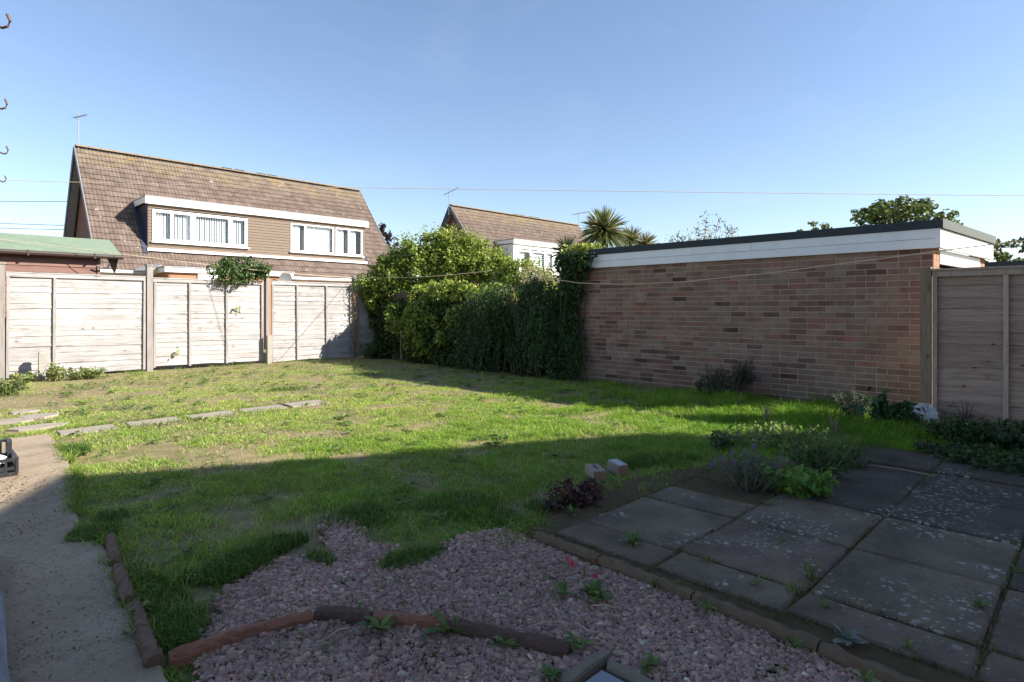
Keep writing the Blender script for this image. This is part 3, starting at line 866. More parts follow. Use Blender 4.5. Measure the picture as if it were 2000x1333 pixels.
    for i in range(nb):
        za, zb = z0 + i * bh, z0 + (i + 1) * bh
        segs = [(du0, du1)]
        for (wa, wb, wz0, wz1) in wins:
            if zb > wz0 + 0.03 and za < wz1 - 0.03:
                nsg = []
                for (sa_, sb_) in segs:
                    if wb <= sa_ or wa >= sb_: nsg.append((sa_, sb_)); continue
                    if wa > sa_: nsg.append((sa_, wa))
                    if wb < sb_: nsg.append((wb, sb_))
                segs = nsg
        for (sa_, sb_) in segs:
            if sb_ - sa_ < 0.02: continue
            m = MB()
            m.add([(sa_, dv - .028, za), (sb_, dv - .028, za), (sb_, dv - .006, zb + .012), (sa_, dv - .006, zb + .012), (sa_, dv + .02, za), (sb_, dv + .02, za), (sb_, dv + .02, zb + .012), (sa_, dv + .02, zb + .012)],
                  [(0, 1, 2, 3), (0, 4, 5, 1), (3, 2, 6, 7), (0, 3, 7, 4), (1, 5, 6, 2), (4, 7, 6, 5)])
            m.build('cladding_board', cladding, d)
    # backing behind boards except at the windows
    us = sorted([du0 + .01] + [x for w in wins for x in (w[0], w[1])] + [du1 - .01])
    bkm = MB()
    for i in range(len(us) - 1):
        aa, bb = us[i], us[i + 1]
        w = [w for w in wins if abs(w[0] - aa) < 1e-6]
        if w: bkm.box(aa, bb, dv + .022, dv + .19, 3.25, w[0][2]); bkm.box(aa, bb, dv + .022, dv + .19, w[0][3], 5.0)
        elif bb - aa > .001: bkm.box(aa, bb, dv + .022, dv + .19, 3.25, 5.0)
    bkm.build('dormer_frame', 'room_shade', d)
    # cheeks with hung boards
    for x, s_ in ((du0, -1), (du1, 1)):
        for i in range(nb):
            za, zb = z0 + i * bh, z0 + (i + 1) * bh
            yb = EV + (za + bh - EZ) / SL + 0.12
            if yb < dv + .1: continue
            MB().box(min(x + s_ * .004, x + s_ * .024), max(x + s_ * .004, x + s_ * .024), dv - .01, yb, za + .004, zb).build('cheek_board', 'dark_barge' if cladding == 'brown_cladding' else cladding, d)
        # lead flashing up the cheek
        MB().bar(roof_pt(x + s_ * .10, dlen0 - .1, .065), roof_pt(x + s_ * .10, dlen1 - .1, .065), 0.16, 0.012, up=(0, -SL, 1)).build('flashing', 'blue_black_lead', d)
    # dormer roof and fascias
    MB().box(du0 - .12, du1 + .12, dv - .14, bk, 5.165, 5.215).build('dormer_roof', 'lead_flashing', d)
    MB().box(du0 - .12, du1 + .12, dv - .15, dv - .115, 4.93, 5.16).build('fascia', 'white_paint', d)
    MB().box(du0 - .10, du1 + .10, dv - .112, dv + .02, 4.925, 4.95).build('soffit', 'white_paint', d)
    for x in (du0 - .12, du1 + .088):
        MB().box(x, x + .032, dv - .112, bk - .3, 4.96, 5.16).build('side_fascia', 'white_paint', d)
    MB().box(du0 - .05, du1 + .05, dv - .16, dv + .02, 3.26, 3.355).build('apron', 'white_paint', d)
    # windows
    for w in windows:
        ua, ub, wz0, wz1 = w['u0'], w['u1'], w['z0'], w['z1']
        fr = MB(); t = w['frame']
        fr.box(ua, ub, dv - .05, dv + .03, wz1 - t, wz1); fr.box(ua, ub, dv - .05, dv + .03, wz0, wz0 + t)
        fr.box(ua, ua + t, dv - .05, dv + .03, wz0 + t, wz1 - t); fr.box(ub - t, ub, dv - .05, dv + .03, wz0 + t, wz1 - t)
        edges = [ua + t] + [x for mm in w['mull'] for x in mm] + [ub - t]
        for (ma, mb_) in w['mull']: fr.box(ma, mb_, dv - .045, dv + .03, wz0 + t, wz1 - t)
        win = fr.build('window', 'white_upvc', h)
        for i in range(0, len(edges), 2):
            MB().box(edges[i], edges[i + 1], dv - .012, dv - .004, wz0 + t, wz1 - t).build('pane', 'window_glass', win)
        MB().box(ua - .04, ub + .06, dv - .13, dv - .03, wz0 - .05, wz0 - .004).build('sill', 'white_paint', win)
        # what hangs inside
        inner = MB(); bl = MB()
        for (kind, ca_, cb_) in w['hang']:
            if kind == 'curtain':
                nn = max(8, int((cb_ - ca_) / 0.025)); vs = []
                for i in range(nn + 1):
                    x = ca_ + (cb_ - ca_) * i / nn; y = dv + .10 + .022 * math.sin(x * 42 + math.sin(x * 9) * 2)
                    vs += [(x, y, wz0 + .06), (x, y, wz1 - .05)]
                inner.add(vs, [(2 * i, 2 * i + 2, 2 * i + 3, 2 * i + 1) for i in range(nn)])
            elif kind == 'slats':
                x = ca_
                while x < cb_:
                    bl.add([(x, dv + .075, wz0 + .08), (x + .062, dv + .11, wz0 + .08), (x + .062, dv + .11, wz1 - .06), (x, dv + .075, wz1 - .06)], [(0, 1, 2, 3)])
                    x += .088
            elif kind == 'venetian':
                z = wz0 + .08
                while z < wz1 - .08:
                    bl.add([(ca_, dv + .07, z), (cb_, dv + .07, z), (cb_, dv + .11, z + .075), (ca_, dv + .11, z + .075)], [(0, 1, 2, 3)])
                    z += .115
        if inner.f: inner.build('curtain', 'net_curtain', win)
        if bl.f: bl.build('blind', 'blind', win)
    return h, fw

def wu(x, dv=24.05): return onV(x, 460, dv)[0]
W1 = dict(u0=wu(297), u1=wu(482.5), z0=3.62, z1=4.76, frame=0.10,
          mull=[(wu(332), wu(339)), (wu(371), wu(382)), (wu(446), wu(454))],
          hang=[('curtain', wu(303), wu(317)), ('slats', wu(317), wu(360)), ('curtain', wu(359), wu(372)), ('slats', wu(382), wu(447)), ('slats', wu(455), wu(479))])
W2 = dict(u0=wu(567), u1=wu(651.2), z0=3.60, z1=4.78, frame=0.055, mull=[(wu(594), wu(598))], hang=[('curtain', wu(570), wu(588)), ('curtain', wu(600), wu(647))])
W3 = dict(u0=wu(654.8), u1=wu(706.5), z0=3.60, z1=4.78, frame=0.055, mull=[(wu(679), wu(682.5))], hang=[('curtain', wu(658), wu(673)), ('curtain', wu(684), wu(697))])
house, front_wall = make_house(4.32, 'brown tiled pair of chalet houses with a long brown clad dormer', True, 'brown_cladding', (wu(289), wu(712)), [W1, W2, W3])
def w2(x): return onV(x, 490, 24.05)[0]
X1 = dict(u0=w2(1010), u1=w2(1036), z0=3.5, z1=4.62, frame=.1, mull=[], hang=[('curtain', w2(1012), w2(1026))])
X2 = dict(u0=w2(1039), u1=w2(1064), z0=3.5, z1=4.62, frame=.08, mull=[], hang=[('venetian', w2(1040), w2(1063))])
X3 = dict(u0=w2(1065.5), u1=w2(1100), z0=3.5, z1=4.62, frame=.08, mull=[(w2(1078), w2(1082))], hang=[('venetian', w2(1067), w2(1098))])
make_house(22.3, 'distant brown roofed house with white dormer above the ivy hedge', False, 'white_paint', (w2(1003), w2(1120)), [X1, X2, X3])

# flat porch in front of the near house, seen over the fence
def make_porch():
    p = MB(); v = 22.0
    ua, ub = onV(322, 540, v)[0], onV(574, 540, v)[0]
    zt = 1.22 + (HOR - 521.5) * 16.3 / FPX
    zt = onV(322, 522, v)[2]
    MB().box(ua + .12, ub - .1, v + .12, 23.79, -.1, zt - .16).build('porch', 'house_brick', house)
    MB().box(ua, ub, v, 23.79, zt - .155, zt).build('porch_fascia', 'white_paint', house)
    MB().box(ua - .03, ub + .03, v - .03, 23.79, zt + .003, zt + .04).build('porch_roof', 'lead_flashing', house)
    wn = MB().box(onV(388, 540, v)[0], onV(430, 540, v)[0], v + .07, v + .118, 0.9, zt - .157).build('porch_window', 'white_upvc', house)
    MB().box(onV(323, 540, v)[0] + .12, onV(327, 540, v)[0] + .12, v + .10, v + .118, 0, zt - .157).build('corner_trim', 'gable_brick', house)
    MB().bar((ua - .55, v + .6, zt - .14), (ua + .02, v + 1.2, zt + .12), .5, .06).build('porch_flashing', 'grey_barge', house)
    # satellite dish fixed to the porch
    c = Vector(onV(552, 545, v)); m = MB(); ring = []
    c.y -= .25
    vs = [tuple(c + Vector((0, 0.05, 0)))]
    for i in range(16):
        t = 2 * math.pi * i / 16; vs.append((c.x + .25 * math.cos(t), c.y - 0.01, c.z + .25 * math.sin(t)))
    m.add(vs, [(0, i + 1, (i + 1) % 16 + 1) for i in range(16)])
    dish = m.build('satellite_dish', 'grey_dish', None, True)
    tag(dish, 'grey satellite dish on the porch showing above the fence', 'satellite dish')
    MB().tube([c + Vector((0, .05, 0)), (c.x, v + .1, c.z - .05)], .02).build('bracket', 'dark_metal', dish)
make_porch()

# ================================================================== the house behind the viewpoint, whose gable shades the near garden
def make_own_house():
    h = thing('own_house', 'gabled brick house behind the viewpoint that shades the near lawn', 'house')
    v0, v1 = -3.92, -13.0; ze, za = 5.0, 6.593; uL, uM, uR = 4.306, 7.113, 9.92
    w = MB()
    vs = [(x, y, z) for y in (v0, v1) for x, z in ((uL, -.1), (uR, -.1), (uR, ze), (uM, za), (uL, ze))]
    w.add(vs, [(4, 3, 2, 1, 0), (5, 6, 7, 8, 9), (0, 1, 6, 5), (1, 2, 7, 6), (2, 3, 8, 7), (3, 4, 9, 8), (4, 0, 5, 9)])
    w.box(-6, uL - .002, v1, v0 - .02, -.1, 2.6)
    w.build('wall', 'house_brick', h)
    r = MB()
    r.bar((uL - .02, (v0 + v1) / 2, ze + .05), (uM, (v0 + v1) / 2, za + .05), abs(v1 - v0), .08)
    r.bar((uM, (v0 + v1) / 2, za + .05), (uR + .02, (v0 + v1) / 2, ze + .05), abs(v1 - v0), .08)
    r.box(-6.1, uL - .03, v1, v0, 2.603, 2.65)
    r.build('roof', 'roof_tile_3', h)
    f = MB().box(5.2, 7.4, v0 + .003, v0 + .05, 0.15, 2.1).build('patio_door', 'white_upvc', h)
    MB().box(5.28, 6.27, v0 + .052, v0 + .06, 0.25, 2.02).build('pane', 'window_glass', f)
    MB().box(6.33, 7.32, v0 + .052, v0 + .06, 0.25, 2.02).build('pane', 'window_glass', f)
    g = MB().box(-2.4, -0.9, v0 - .017, v0 + .03, 0.95, 2.05).build('window', 'white_upvc', h)
    MB().box(-2.32, -1.0, v0 + .032, v0 + .04, 1.03, 1.97).build('pane', 'window_glass', g)
make_own_house()

# ================================================================== shed
def make_shed():
    s = thing('garden_shed', 'dark brown shed with a green felt roof behind the left fence panel', 'shed')
    v, uR, uL = 14.6, 2.72, -1.2
    MB().box(uL, uR - .02, v + .03, v + 2.3, -.05, 2.28).build('wall', 'shed_board', s)
    for i in range(18):
        z0 = i * 0.128; z1 = z0 + .14
        if z1 > 2.3: break
        m = MB(); m.add([(uL, v, z0), (uR, v, z0), (uR, v + .018, z1), (uL, v + .018, z1), (uL, v + .028, z0), (uR, v + .028, z0)], [(0, 1, 2, 3), (0, 4, 5, 1)])
        m.build('board', 'shed_board', s)
    MB().box(uR - .035, uR + .02, v - .02, v + .028, 0, 2.26).build('corner_trim', 'shed_board', s)
    r = MB(); xa, xb = uL - .2, 3.08; e, rg, zb, zt = 14.46, 15.75, 2.33, 2.745
    r.add([(xa, e, zb), (xb, e, zb), (xb + .05, rg, zt), (xa, rg, zt), (xa, 2 * rg - e, zb), (xb, 2 * rg - e, zb),
           (xa, e, zb - .03), (xb, e, zb - .03), (xb + .05, rg, zt - .03), (xa, rg, zt - .03), (xa, 2 * rg - e, zb - .03), (xb, 2 * rg - e, zb - .03)],
          [(0, 1, 2, 3), (3, 2, 5, 4), (7, 6, 9, 8), (8, 9, 10, 11), (6, 7, 1, 0), (10, 4, 5, 11), (0, 3, 9, 6), (3, 4, 10, 9), (1, 7, 8, 2), (2, 8, 11, 5)])
    ro = r.build('roof', 'green_felt', s)
    MB().bar((xa, e + .38, zb + .118), (xb, e + .38, zb + .118), .03, .008).build('felt_lap', 'green_felt', ro)
    g = MB().tube([(xa, e - .03, zb - .055), (xb + .02, e - .03, zb - .055)], .045, 8).build('gutter', 'gutter_brown', s)
    for x in (0.2, 1.55, 2.6): MB().box(x, x + .03, e - .08, e + .02, zb - .11, zb - .005).build('bracket', 'gutter_brown', g)
    m = MB(); m.add([(xb - .08, e + .02, zb - .04), (xb - .08, rg, zt - .05), (xb - .08, rg, zt - .2), (xb - .08, e + .3, zb - .35), (xb - .04, e + .02, zb - .04), (xb - .04, rg, zt - .05), (xb - .04, rg, zt - .2), (xb - .04, e + .3, zb - .35)],
                    [(0, 1, 2, 3), (7, 6, 5, 4), (0, 3, 7, 4), (3, 2, 6, 7), (0, 4, 5, 1)])
    m.build('barge_board', 'gutter_brown', s)
    # bracket arm at the corner
    c = Vector(onV(205, 522, 14.5))
    MB().tube([c + Vector((-.15, 0, .02)), c + Vector((-.05, 0, -.03)), c + Vector((.06, 0, 0)), c + Vector((.08, 0, .08))], .018, 6).build('hook', 'dark_metal', s)
make_shed()

# ================================================================== back fence
FV = 13.45
def waney_board(x0, x1, z0, z1, y, seed, axis='x', tilt=0.014, mat='washed_wood', ns=9):
    """one overlapping board with a wavy lower edge; axis x or y is its length"""
    r = random.Random(seed); m = MB(); vs = []
    ph, am = r.uniform(0, 6), r.uniform(.004, .014)
    for i in range(ns):
        t = i / (ns - 1); x = x0 + (x1 - x0) * t
        zl = z0 + am * math.sin(ph + t * r.uniform(4, 6)) + r.uniform(-.006, .006)
        out = tilt + .003 * math.sin(ph + t * 5)
        vs += [(x, y - out, zl), (x, y - .002, z1), (x, y + .004, zl + .002)]
    fs = []
    for i in range(ns - 1):
        a = 3 * i; b = a + 3
        fs += [(a, b, b + 1, a + 1), (a, a + 2, b + 2, b)]
    fs += [(0, 1, 2), (3 * ns - 3, 3 * ns - 1, 3 * ns - 2)]
    if axis == 'y': vs = [(b, a, c) for a, b, c in vs]; fs = [f[::-1] for f in fs]
    return m.add(vs, fs)
def make_panel(u0, u1, zt, zb, battens, label, seed, tilt=0.0):
    p = thing('lap_fence', label, 'fence', 'weathered stretches of the back fence')
    nb = 18; h = (zt - .04 - zb) / nb; r = random.Random(seed)
    for i in range(nb):
        z0 = zb + i * h + r.uniform(-.012, .012)
        waney_board(u0 + .01, u1 - .01, z0, z0 + h + .045, FV, seed * 50 + i, 'x', r.choice([.009, .012, .014, .018])).build('board', 'washed_wood', p)
    MB().box(u0, u1, FV - .045, FV - .019, zt - .065, zt).build('top_rail', 'washed_wood', p)
    MB().box(u0, u1, FV + .006, FV + .03, zt - .06, zt - .005).build('back_rail', 'washed_wood', p)
    MB().box(u0 - .01, u1 + .01, FV - .055, FV + .035, zt + .002, zt + .022).build('capping', 'washed_wood', p)
    for b in battens:
        MB().bar((b, FV - .034, zb - .01), (b + r.uniform(-.015, .015), FV - .034, zt - .068), .042, .028, up=(0, -1, 0)).build('batten', 'washed_wood_up', p)
    return p
make_panel(1.16, 3.27, 1.835, 0.03, (1.18, 1.82, 3.24), 'pale weathered stretch of fence in front of the shed', 1)
make_panel(3.40, 5.58, 1.815, 0.05, (3.42, 4.07, 4.80, 5.56), 'pale weathered stretch of fence below the overhanging bush', 2)
make_panel(5.77, 7.80, 1.83, 0.02, (5.79, 6.39, 7.13, 7.78), 'pale weathered stretch of fence between concrete spur post and ivy', 3)
make_panel(7.94, 10.0, 1.80, 0.02, (7.98, 8.6), 'grey stretch of fence in deep shade behind the ivy corner', 4)
make_panel(-1.0, 1.05, 1.83, 0.03, (-.3, .4), 'weathered stretch of fence cut off by the left edge of the picture', 5)
def make_posts():
    for (u, w, zt, lab, mt) in ((1.10, .085, 1.98, 'timber fence post at the left edge of the picture', 'post_wood'),
                                (3.335, .105, 2.06, 'tall timber fence post with a flat cap, between shed and porch', 'post_wood'),
                                (7.87, .07, 2.0, 'timber fence post with a thin climbing stem, beside the ivy', 'post_wood')):
        p = thing('fence_post', lab, 'post', 'posts of the back fence')
        MB().box(u - w / 2, u + w / 2, FV - .075, FV + .045, -.1, zt).build('shaft', mt, p)
        MB().box(u - w / 2 - .012, u + w / 2 + .012, FV - .09, FV + .06, zt + .001, zt + .028).build('cap', mt, p)
    p = thing('fence_post', 'timber fence post bolted to a short concrete spur', 'post', 'posts of the back fence')
    MB().box(5.625, 5.70, FV - .10, FV + .03, .30, 1.93).build('shaft', 'post_wood', p)
    MB().box(5.618, 5.712, FV - .19, FV - .102, -.1, .62).build('concrete_spur', 'concrete', p)
    MB().box(5.703, 5.745, FV - .09, FV - .04, -.05, 1.9).build('strip', 'brown_strip', p)
    c = G(83, 740); c = (c[0], FV - .32)
    m = MB(); x0, x1 = onV(75, 700, c[1])[0], onV(91, 700, c[1])[0]
    m.prism([(x0, c[1] - .05), (x1, c[1] - .05), (x1, c[1] + .05), (x0, c[1] + .05)], -.1, .47, .03)
    tag(m.build('concrete_stub', 'concrete'), 'short grey concrete stub standing before the left fence panel', 'post')
make_posts()

# right-hand fence
def make_right_fence():
    u = 7.57; v0, v1 = -.41, 1.285; zt, zb = 1.61, .03
    p = thing('lap_fence', 'newer brown overlap fence at the right edge', 'fence')
    nb = 13; h = (zt - .04 - zb) / nb
    for i in range(nb):
        z0 = zb + i * h
        waney_board(v0 + .01, v1 - .01, z0, z0 + h + .04, u, 900 + i, 'y').build('board', 'new_wood', p)
    MB().box(u - .045, u - .019, v0, v1, zt - .06, zt).build('top_rail', 'new_wood_up', p)
    MB().box(u - .06, u + .035, v0, v1 + .01, zt + .002, zt + .025).build('capping', 'new_wood_up', p)
    for b in (1.262, .688, 0.12, -.38):
        MB().box(u - .05, u - .02, b - .02, b + .02, zb - .03, zt - .062).build('batten', 'new_wood_up', p)
    q = thing('fence_post', 'square greenish timber post where the right fence meets the garage wall', 'post')
    MB().prism([(u - .07, 1.292), (u + .03, 1.292), (u + .03, 1.385), (u - .07, 1.385)], -.1, 1.655, .004).build('shaft', 'green_post', q)
make_right_fence()

def make_added_fence():
    p = thing('added_fence', 'unseen dark fence added inside the ivy hedge to block light', 'fence')  # unseen fence, added to stop light passing between the hedge leaves
    for k in range(4):
        v0 = 6.85 + k * 1.62
        MB().box(8.50, 8.53, v0 + .03, v0 + 1.58, .02, 1.62 if k else 1.1).build('panel', 'gutter_brown', p)
        MB().box(8.46, 8.54, v0 - .05, v0 + .028, -.1, 1.65 if k else 1.1).build('post', 'gutter_brown', p)
make_added_fence()
# ================================================================== gravel
def make_gravel():
    xs = [p[0] for p in GRAVEL]; ys = [p[1] for p in GRAVEL]
    st = 0.0130
    gx = np.arange(min(xs), max(xs), st); gy = np.arange(max(-0.2, min(ys)), max(ys), st)
    X, Y = np.meshgrid(gx, gy); X = X.ravel(); Y = Y.ravel()
    X = np.concatenate([X, X + st * .5]); Y = np.concatenate([Y, Y + st * .5])
    X = X + nrg.normal(size=len(X)) * st * .35; Y = Y + nrg.normal(size=len(Y)) * st * .35
    jx = X + 0.05 * (fbm(X * 6, Y * 6) - .5); jy = Y + 0.10 * (fbm(X * 5 + 9, Y * 5) - .5)
    jx = jx + nrg.normal(size=len(X)) * .018; jy = jy + nrg.normal(size=len(X)) * .022
    ok = inpoly(jx, jy, GRAVEL)
    ok &= ~((fbm(X * 5 + 1, Y * 5 + 3, 3) > .70) & (nrg.random(len(X)) < .45))
    # keep what the garden's visitors could see: in front of the viewpoint
    dep = X * SA + Y * CA; ok &= dep > 1.45
    ok &= ~((X > 1.20) & (X < 1.70) & (Y > .74) & (Y < 1.26))
    X, Y = X[ok], Y[ok]; n = len(X)
    base = np.array([[-1, -1, -1], [1, -1, -1], [1, 1, -1], [-1, 1, -1], [-1, -1, 1], [1, -1, 1], [1, 1, 1], [-1, 1, 1]], float)
    V = base[None] * (1 + nrg.uniform(-.38, .38, (n, 8, 3)))
    V[:, 4:, :2] *= nrg.uniform(.45, .85, (n, 1, 1))
    s = np.clip(nrg.gamma(5, 1 / 5, (n, 1, 1)), .35, 1.75) * 0.0070
    sc = s * nrg.uniform(.7, 1.35, (n, 1, 3)) * np.array([1.2, 1, .5]); V = V * sc
    # random rotation
    q = unit(nrg.normal(size=(n, 4))); w, x, y, z = q.T
    zt = nrg.uniform(0, 2 * np.pi, n); c, si = np.cos(zt), np.sin(zt)
    tx = nrg.normal(size=n) * .45; ct, stt = np.cos(tx), np.sin(tx)
    vx, vy, vz = V[..., 0], V[..., 1], V[..., 2]
    vy, vz = vy * ct[:, None] - vz * stt[:, None], vy * stt[:, None] + vz * ct[:, None]
    vx, vy = vx * c[:, None] - vy * si[:, None], vx * si[:, None] + vy * c[:, None]
    zz = 0.001 + nrg.random(n) * 0.008
    V = np.stack([vx + X[:, None], vy + Y[:, None], vz + zz[:, None]], -1).reshape(-1, 3)
    f = np.array([[0, 3, 2, 1], [4, 5, 6, 7], [0, 1, 5, 4], [1, 2, 6, 5], [2, 3, 7, 6], [3, 0, 4, 7]])
    F = (np.arange(n)[:, None, None] * 8 + f[None]).reshape(-1, 4)
    C = pick_cols(n, [(.40, .25, .19), (.34, .21, .162), (.455, .295, .228), (.285, .18, .142), (.38, .275, .21), (.58, .46, .34)], [.3, .24, .2, .14, .105, .015], .17)
    dirt = fbm(X * 2.5, Y * 2.5)[:, None]
    C = C * np.clip(1.25 - .55 * dirt, .6, 1.2)
    o = link('gravel', np_mesh('gravel', V, F, 'stones', np.repeat(C, 8, 0)))
    tag(o, 'loose pinkish grey gravel in the foreground', 'gravel', None, 'stuff')
make_gravel()

# ================================================================== grass
SOIL_SPOTS = [(G(1120, 985)[:2], .30), (G(1500, 945)[:2], .42), (G(1400, 950)[:2], .25)]
def blades(X, Y, Z, h, lean, wid, C, seg=2):
    n = len(X); a = nrg.uniform(0, 2 * np.pi, n)
    d = np.stack([np.cos(a), np.sin(a), np.zeros(n)], 1)
    b = nrg.uniform(0, 2 * np.pi, n); sd = np.stack([np.cos(b), np.sin(b), np.zeros(n)], 1) * (wid / 2)[:, None]
    P = np.stack([X, Y, Z], 1); up = np.array([0, 0, 1.0])
    mid = P + up * (h * .6)[:, None] + d * (h * lean * .3)[:, None]
    tip = P + up * (h * (1 - .25 * lean))[:, None] + d * (h * lean)[:, None]
    V = np.stack([P - sd, P + sd, mid + sd * .8, mid - sd * .8, tip], 1).reshape(-1, 3)
    i = np.arange(n)[:, None] * 5
    F = np.concatenate([i + np.array([[0, 1, 2]]), i + np.array([[0, 2, 3]]), i + np.array([[3, 2, 4]])])
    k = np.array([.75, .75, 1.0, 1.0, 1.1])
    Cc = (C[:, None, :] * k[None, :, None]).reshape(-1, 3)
    return V, F, Cc
G_COL = [(.215, .345, .045), (.155, .285, .042), (.345, .42, .075), (.30, .40, .065), (.46, .43, .16), (.58, .47, .26)]
def grass_mask(X, Y):
    ok = ~inpoly(X, Y, PATH)
    jx = X + .14 * (fbm(X * 4, Y * 4) - .5); jy = Y + .22 * (fbm(X * 4 + 5, Y * 4 + 2) - .5)
    ok &= ~inpoly(jx, jy, GRAVEL)
    ok &= ~((X > 2.24) & (X < 5.92) & (Y < 2.12 - .1 * (X > 3.6)) & (Y > -1) & ~((X > 3.7) & (Y > 1.5)))
    for k, cx in enumerate((1.27, 1.86, 2.46, 3.04, 3.60)): ok &= ~((abs(X - cx) < .25) & (abs(Y - 7.325) < .165))
    for (c, rr) in SOIL_SPOTS: ok &= np.hypot(X - c[0], Y - c[1]) > rr * (.7 + .6 * nrg.random(len(X)))
    for (fx, fy_, fr_) in ((25, 822, .2), (70, 834, .24), (78, 812, .2), (48, 803, .14)):
        c = G(fx, fy_); ok &= np.hypot((X - c[0]), (Y - c[1]) / .75) > fr_
    ok &= (X < 8.10) & (Y < 13.42)
    return ok
def make_grass():
    parts = []
    def batch(n, x0, x1, y0, y1, hm, seglim=None):
        X = nrg.uniform(x0, x1, n); Y = nrg.uniform(y0, y1, n)
        dep = X * SA + Y * CA; lat = X * CA - Y * SA
        vis = (dep > 1.6) & (abs(lat) < dep * 1.02 + .6)
        X, Y = X[vis], Y[vis]
        ok = grass_mask(X, Y); X, Y = X[ok], Y[ok]
        big = fbm(X * .75 + 1.3, Y * .75 + 4, 3); fine = fbm(X * 3.1, Y * 3.1 + 7, 3); tuft = fbm(X * 8 + 2, Y * 8, 2)
        # worn and bare patches
        near = np.clip((4.6 - Y) / 1.5, 0, 1)
        # thinner and drier away from the house and by the back fence
        dryness = np.clip((Y - 5.0) / 7.0, 0, 1)
        keep = 1.0 - 4.2 * np.clip(fine - .46, 0, 1) - .55 * np.clip(big - .5, 0, 1) * 2 - .30 * dryness + .25 * near
        keep -= 1.3 * np.clip((Y - 12.2) / 1.0, 0, 1) * (fbm(X * 2 + 3, Y * 2) > .42)
        keep -= .9 * (np.hypot((X - 1.6) / 1.3, (Y - 10.6) / 1.4) < 1) * (fine > .40)
        ok = nrg.random(len(X)) < np.clip(keep, .05, 1); X, Y, big, fine, tuft, dryness, near = [a[ok] for a in (X, Y, big, fine, tuft, dryness, near)]
        n = len(X)
        h = hm * (.55 + .9 * nrg.random(n)) * (.35 + 1.5 * tuft) * (1 - .35 * dryness)
        h *= 1 + .8 * near * np.clip(fbm(X * 2.2 + 8, Y * 2.2, 2) - .45, 0, 1) * 3
        h *= 1 + 1.1 * np.clip((X - 5.5) / 1.5, 0, 1) * (Y < 6)
        lean = nrg.uniform(.5, 1.7, n)
        lush_shade = np.clip((6.8 - Y) / 4.5, 0, 1)  # lusher lawn near the house, with the shade there also put into the colour
        pd = np.clip(.22 + .9 * (fine - .42) + .20 * dryness - .18 * lush_shade, 0.02, .6)
        u = nrg.random(n); k = np.where(u < pd, nrg.choice([4, 5, 4, 2], n), np.where(big + .22 * nrg.normal(size=n) > .50, nrg.choice([2, 3, 0], n), nrg.choice([0, 1, 3, 0], n)))
        C = np.array(G_COL)[k] * (1 + nrg.normal(size=(n, 1)) * .17)
        C = C * (1 + lush_shade[:, None] * np.array([-.38, -.26, -.42])) * (.8 + .4 * fbm(X * 1.7 + 4, Y * 1.7 + 8, 3))[:, None] * 1.2
        lush = (np.clip((X - 4.2) / 2, 0, 1) * (Y < 7))[:, None]
        C = C * (1 + lush * np.array([-.10, .02, -.25])); C = np.clip(C, .01, .62)
        wid = .0034 + .0028 * nrg.random(n)
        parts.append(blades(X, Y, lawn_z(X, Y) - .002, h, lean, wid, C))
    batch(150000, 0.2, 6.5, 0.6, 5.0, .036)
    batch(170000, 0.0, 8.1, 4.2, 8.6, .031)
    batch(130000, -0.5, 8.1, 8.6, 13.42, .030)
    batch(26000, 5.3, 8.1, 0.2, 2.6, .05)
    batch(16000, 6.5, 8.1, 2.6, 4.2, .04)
    # small broad clover-like leaves low in the sward
    n = 52000
    X = nrg.uniform(0, 8.1, n); Y = nrg.uniform(1.6, 13.3, n); ok = grass_mask(X, Y)
    dep = X * SA + Y * CA; lat = X * CA - Y * SA; ok &= (dep > 1.6) & (abs(lat) < dep * 1.02 + .5)
    cl = fbm(X * 1.4 + 11, Y * 1.4 + 2, 3); ok &= (cl > .50) & (nrg.random(n) < np.clip((cl - .46) * 8, 0, 1))
    X, Y = X[ok], Y[ok]; n = len(X)
    P = np.stack([X, Y, lawn_z(X, Y) + .008 + .014 * nrg.random(n)], 1)
    Nn = unit(nrg.normal(size=(n, 3)) * .45 + np.array([0, 0, 1.0]))
    parts.append(leaf_arrays(P, Nn, .014 + .016 * nrg.random(n), .75, pick_cols(n, [(.14, .22, .06), (.20, .27, .09), (.10, .17, .05)]), .1))
    # longer tufts pushing into the gravel and along edges (photo positions)
    tufts = [((480, 1095), .30, .10, 900, .085), ((540, 1065), .22, .10, 600, .08), ((455, 1120), .2, .1, 500, .08), ((790, 1098), .2, .09, 700, .075), ((840, 1085), .13, .06, 300, .06),
             ((625, 1095), .06, .12, 260, .075), ((180, 1045), .16, .12, 600, .07), ((215, 1010), .12, .1, 300, .06), ((310, 1180), .16, .3, 900, .05), ((350, 1230), .15, .16, 500, .06), ((280, 1130), .12, .18, 350, .055),
             ((370, 1130), .1, .08, 200, .05), ((720, 1130), .04, .05, 60, .04), ((560, 760), .4, .2, 600, .05), ((150, 880), .12, .16, 600, .085), ((700, 730), .5, .2, 600, .045), ((900, 985), .3, .25, 900, .07), ((700, 1010), .3, .2, 800, .075), ((970, 1010), .2, .15, 500, .06),
             ((1060, 990), .14, .12, 350, .06), ((345, 1255), .08, .1, 150, .07), ((1240, 905), .3, .12, 600, .08), ((1320, 900), .3, .12, 500, .09), ((1700, 880), .5, .15, 900, .06), ((1450, 815), .5, .12, 700, .07)]
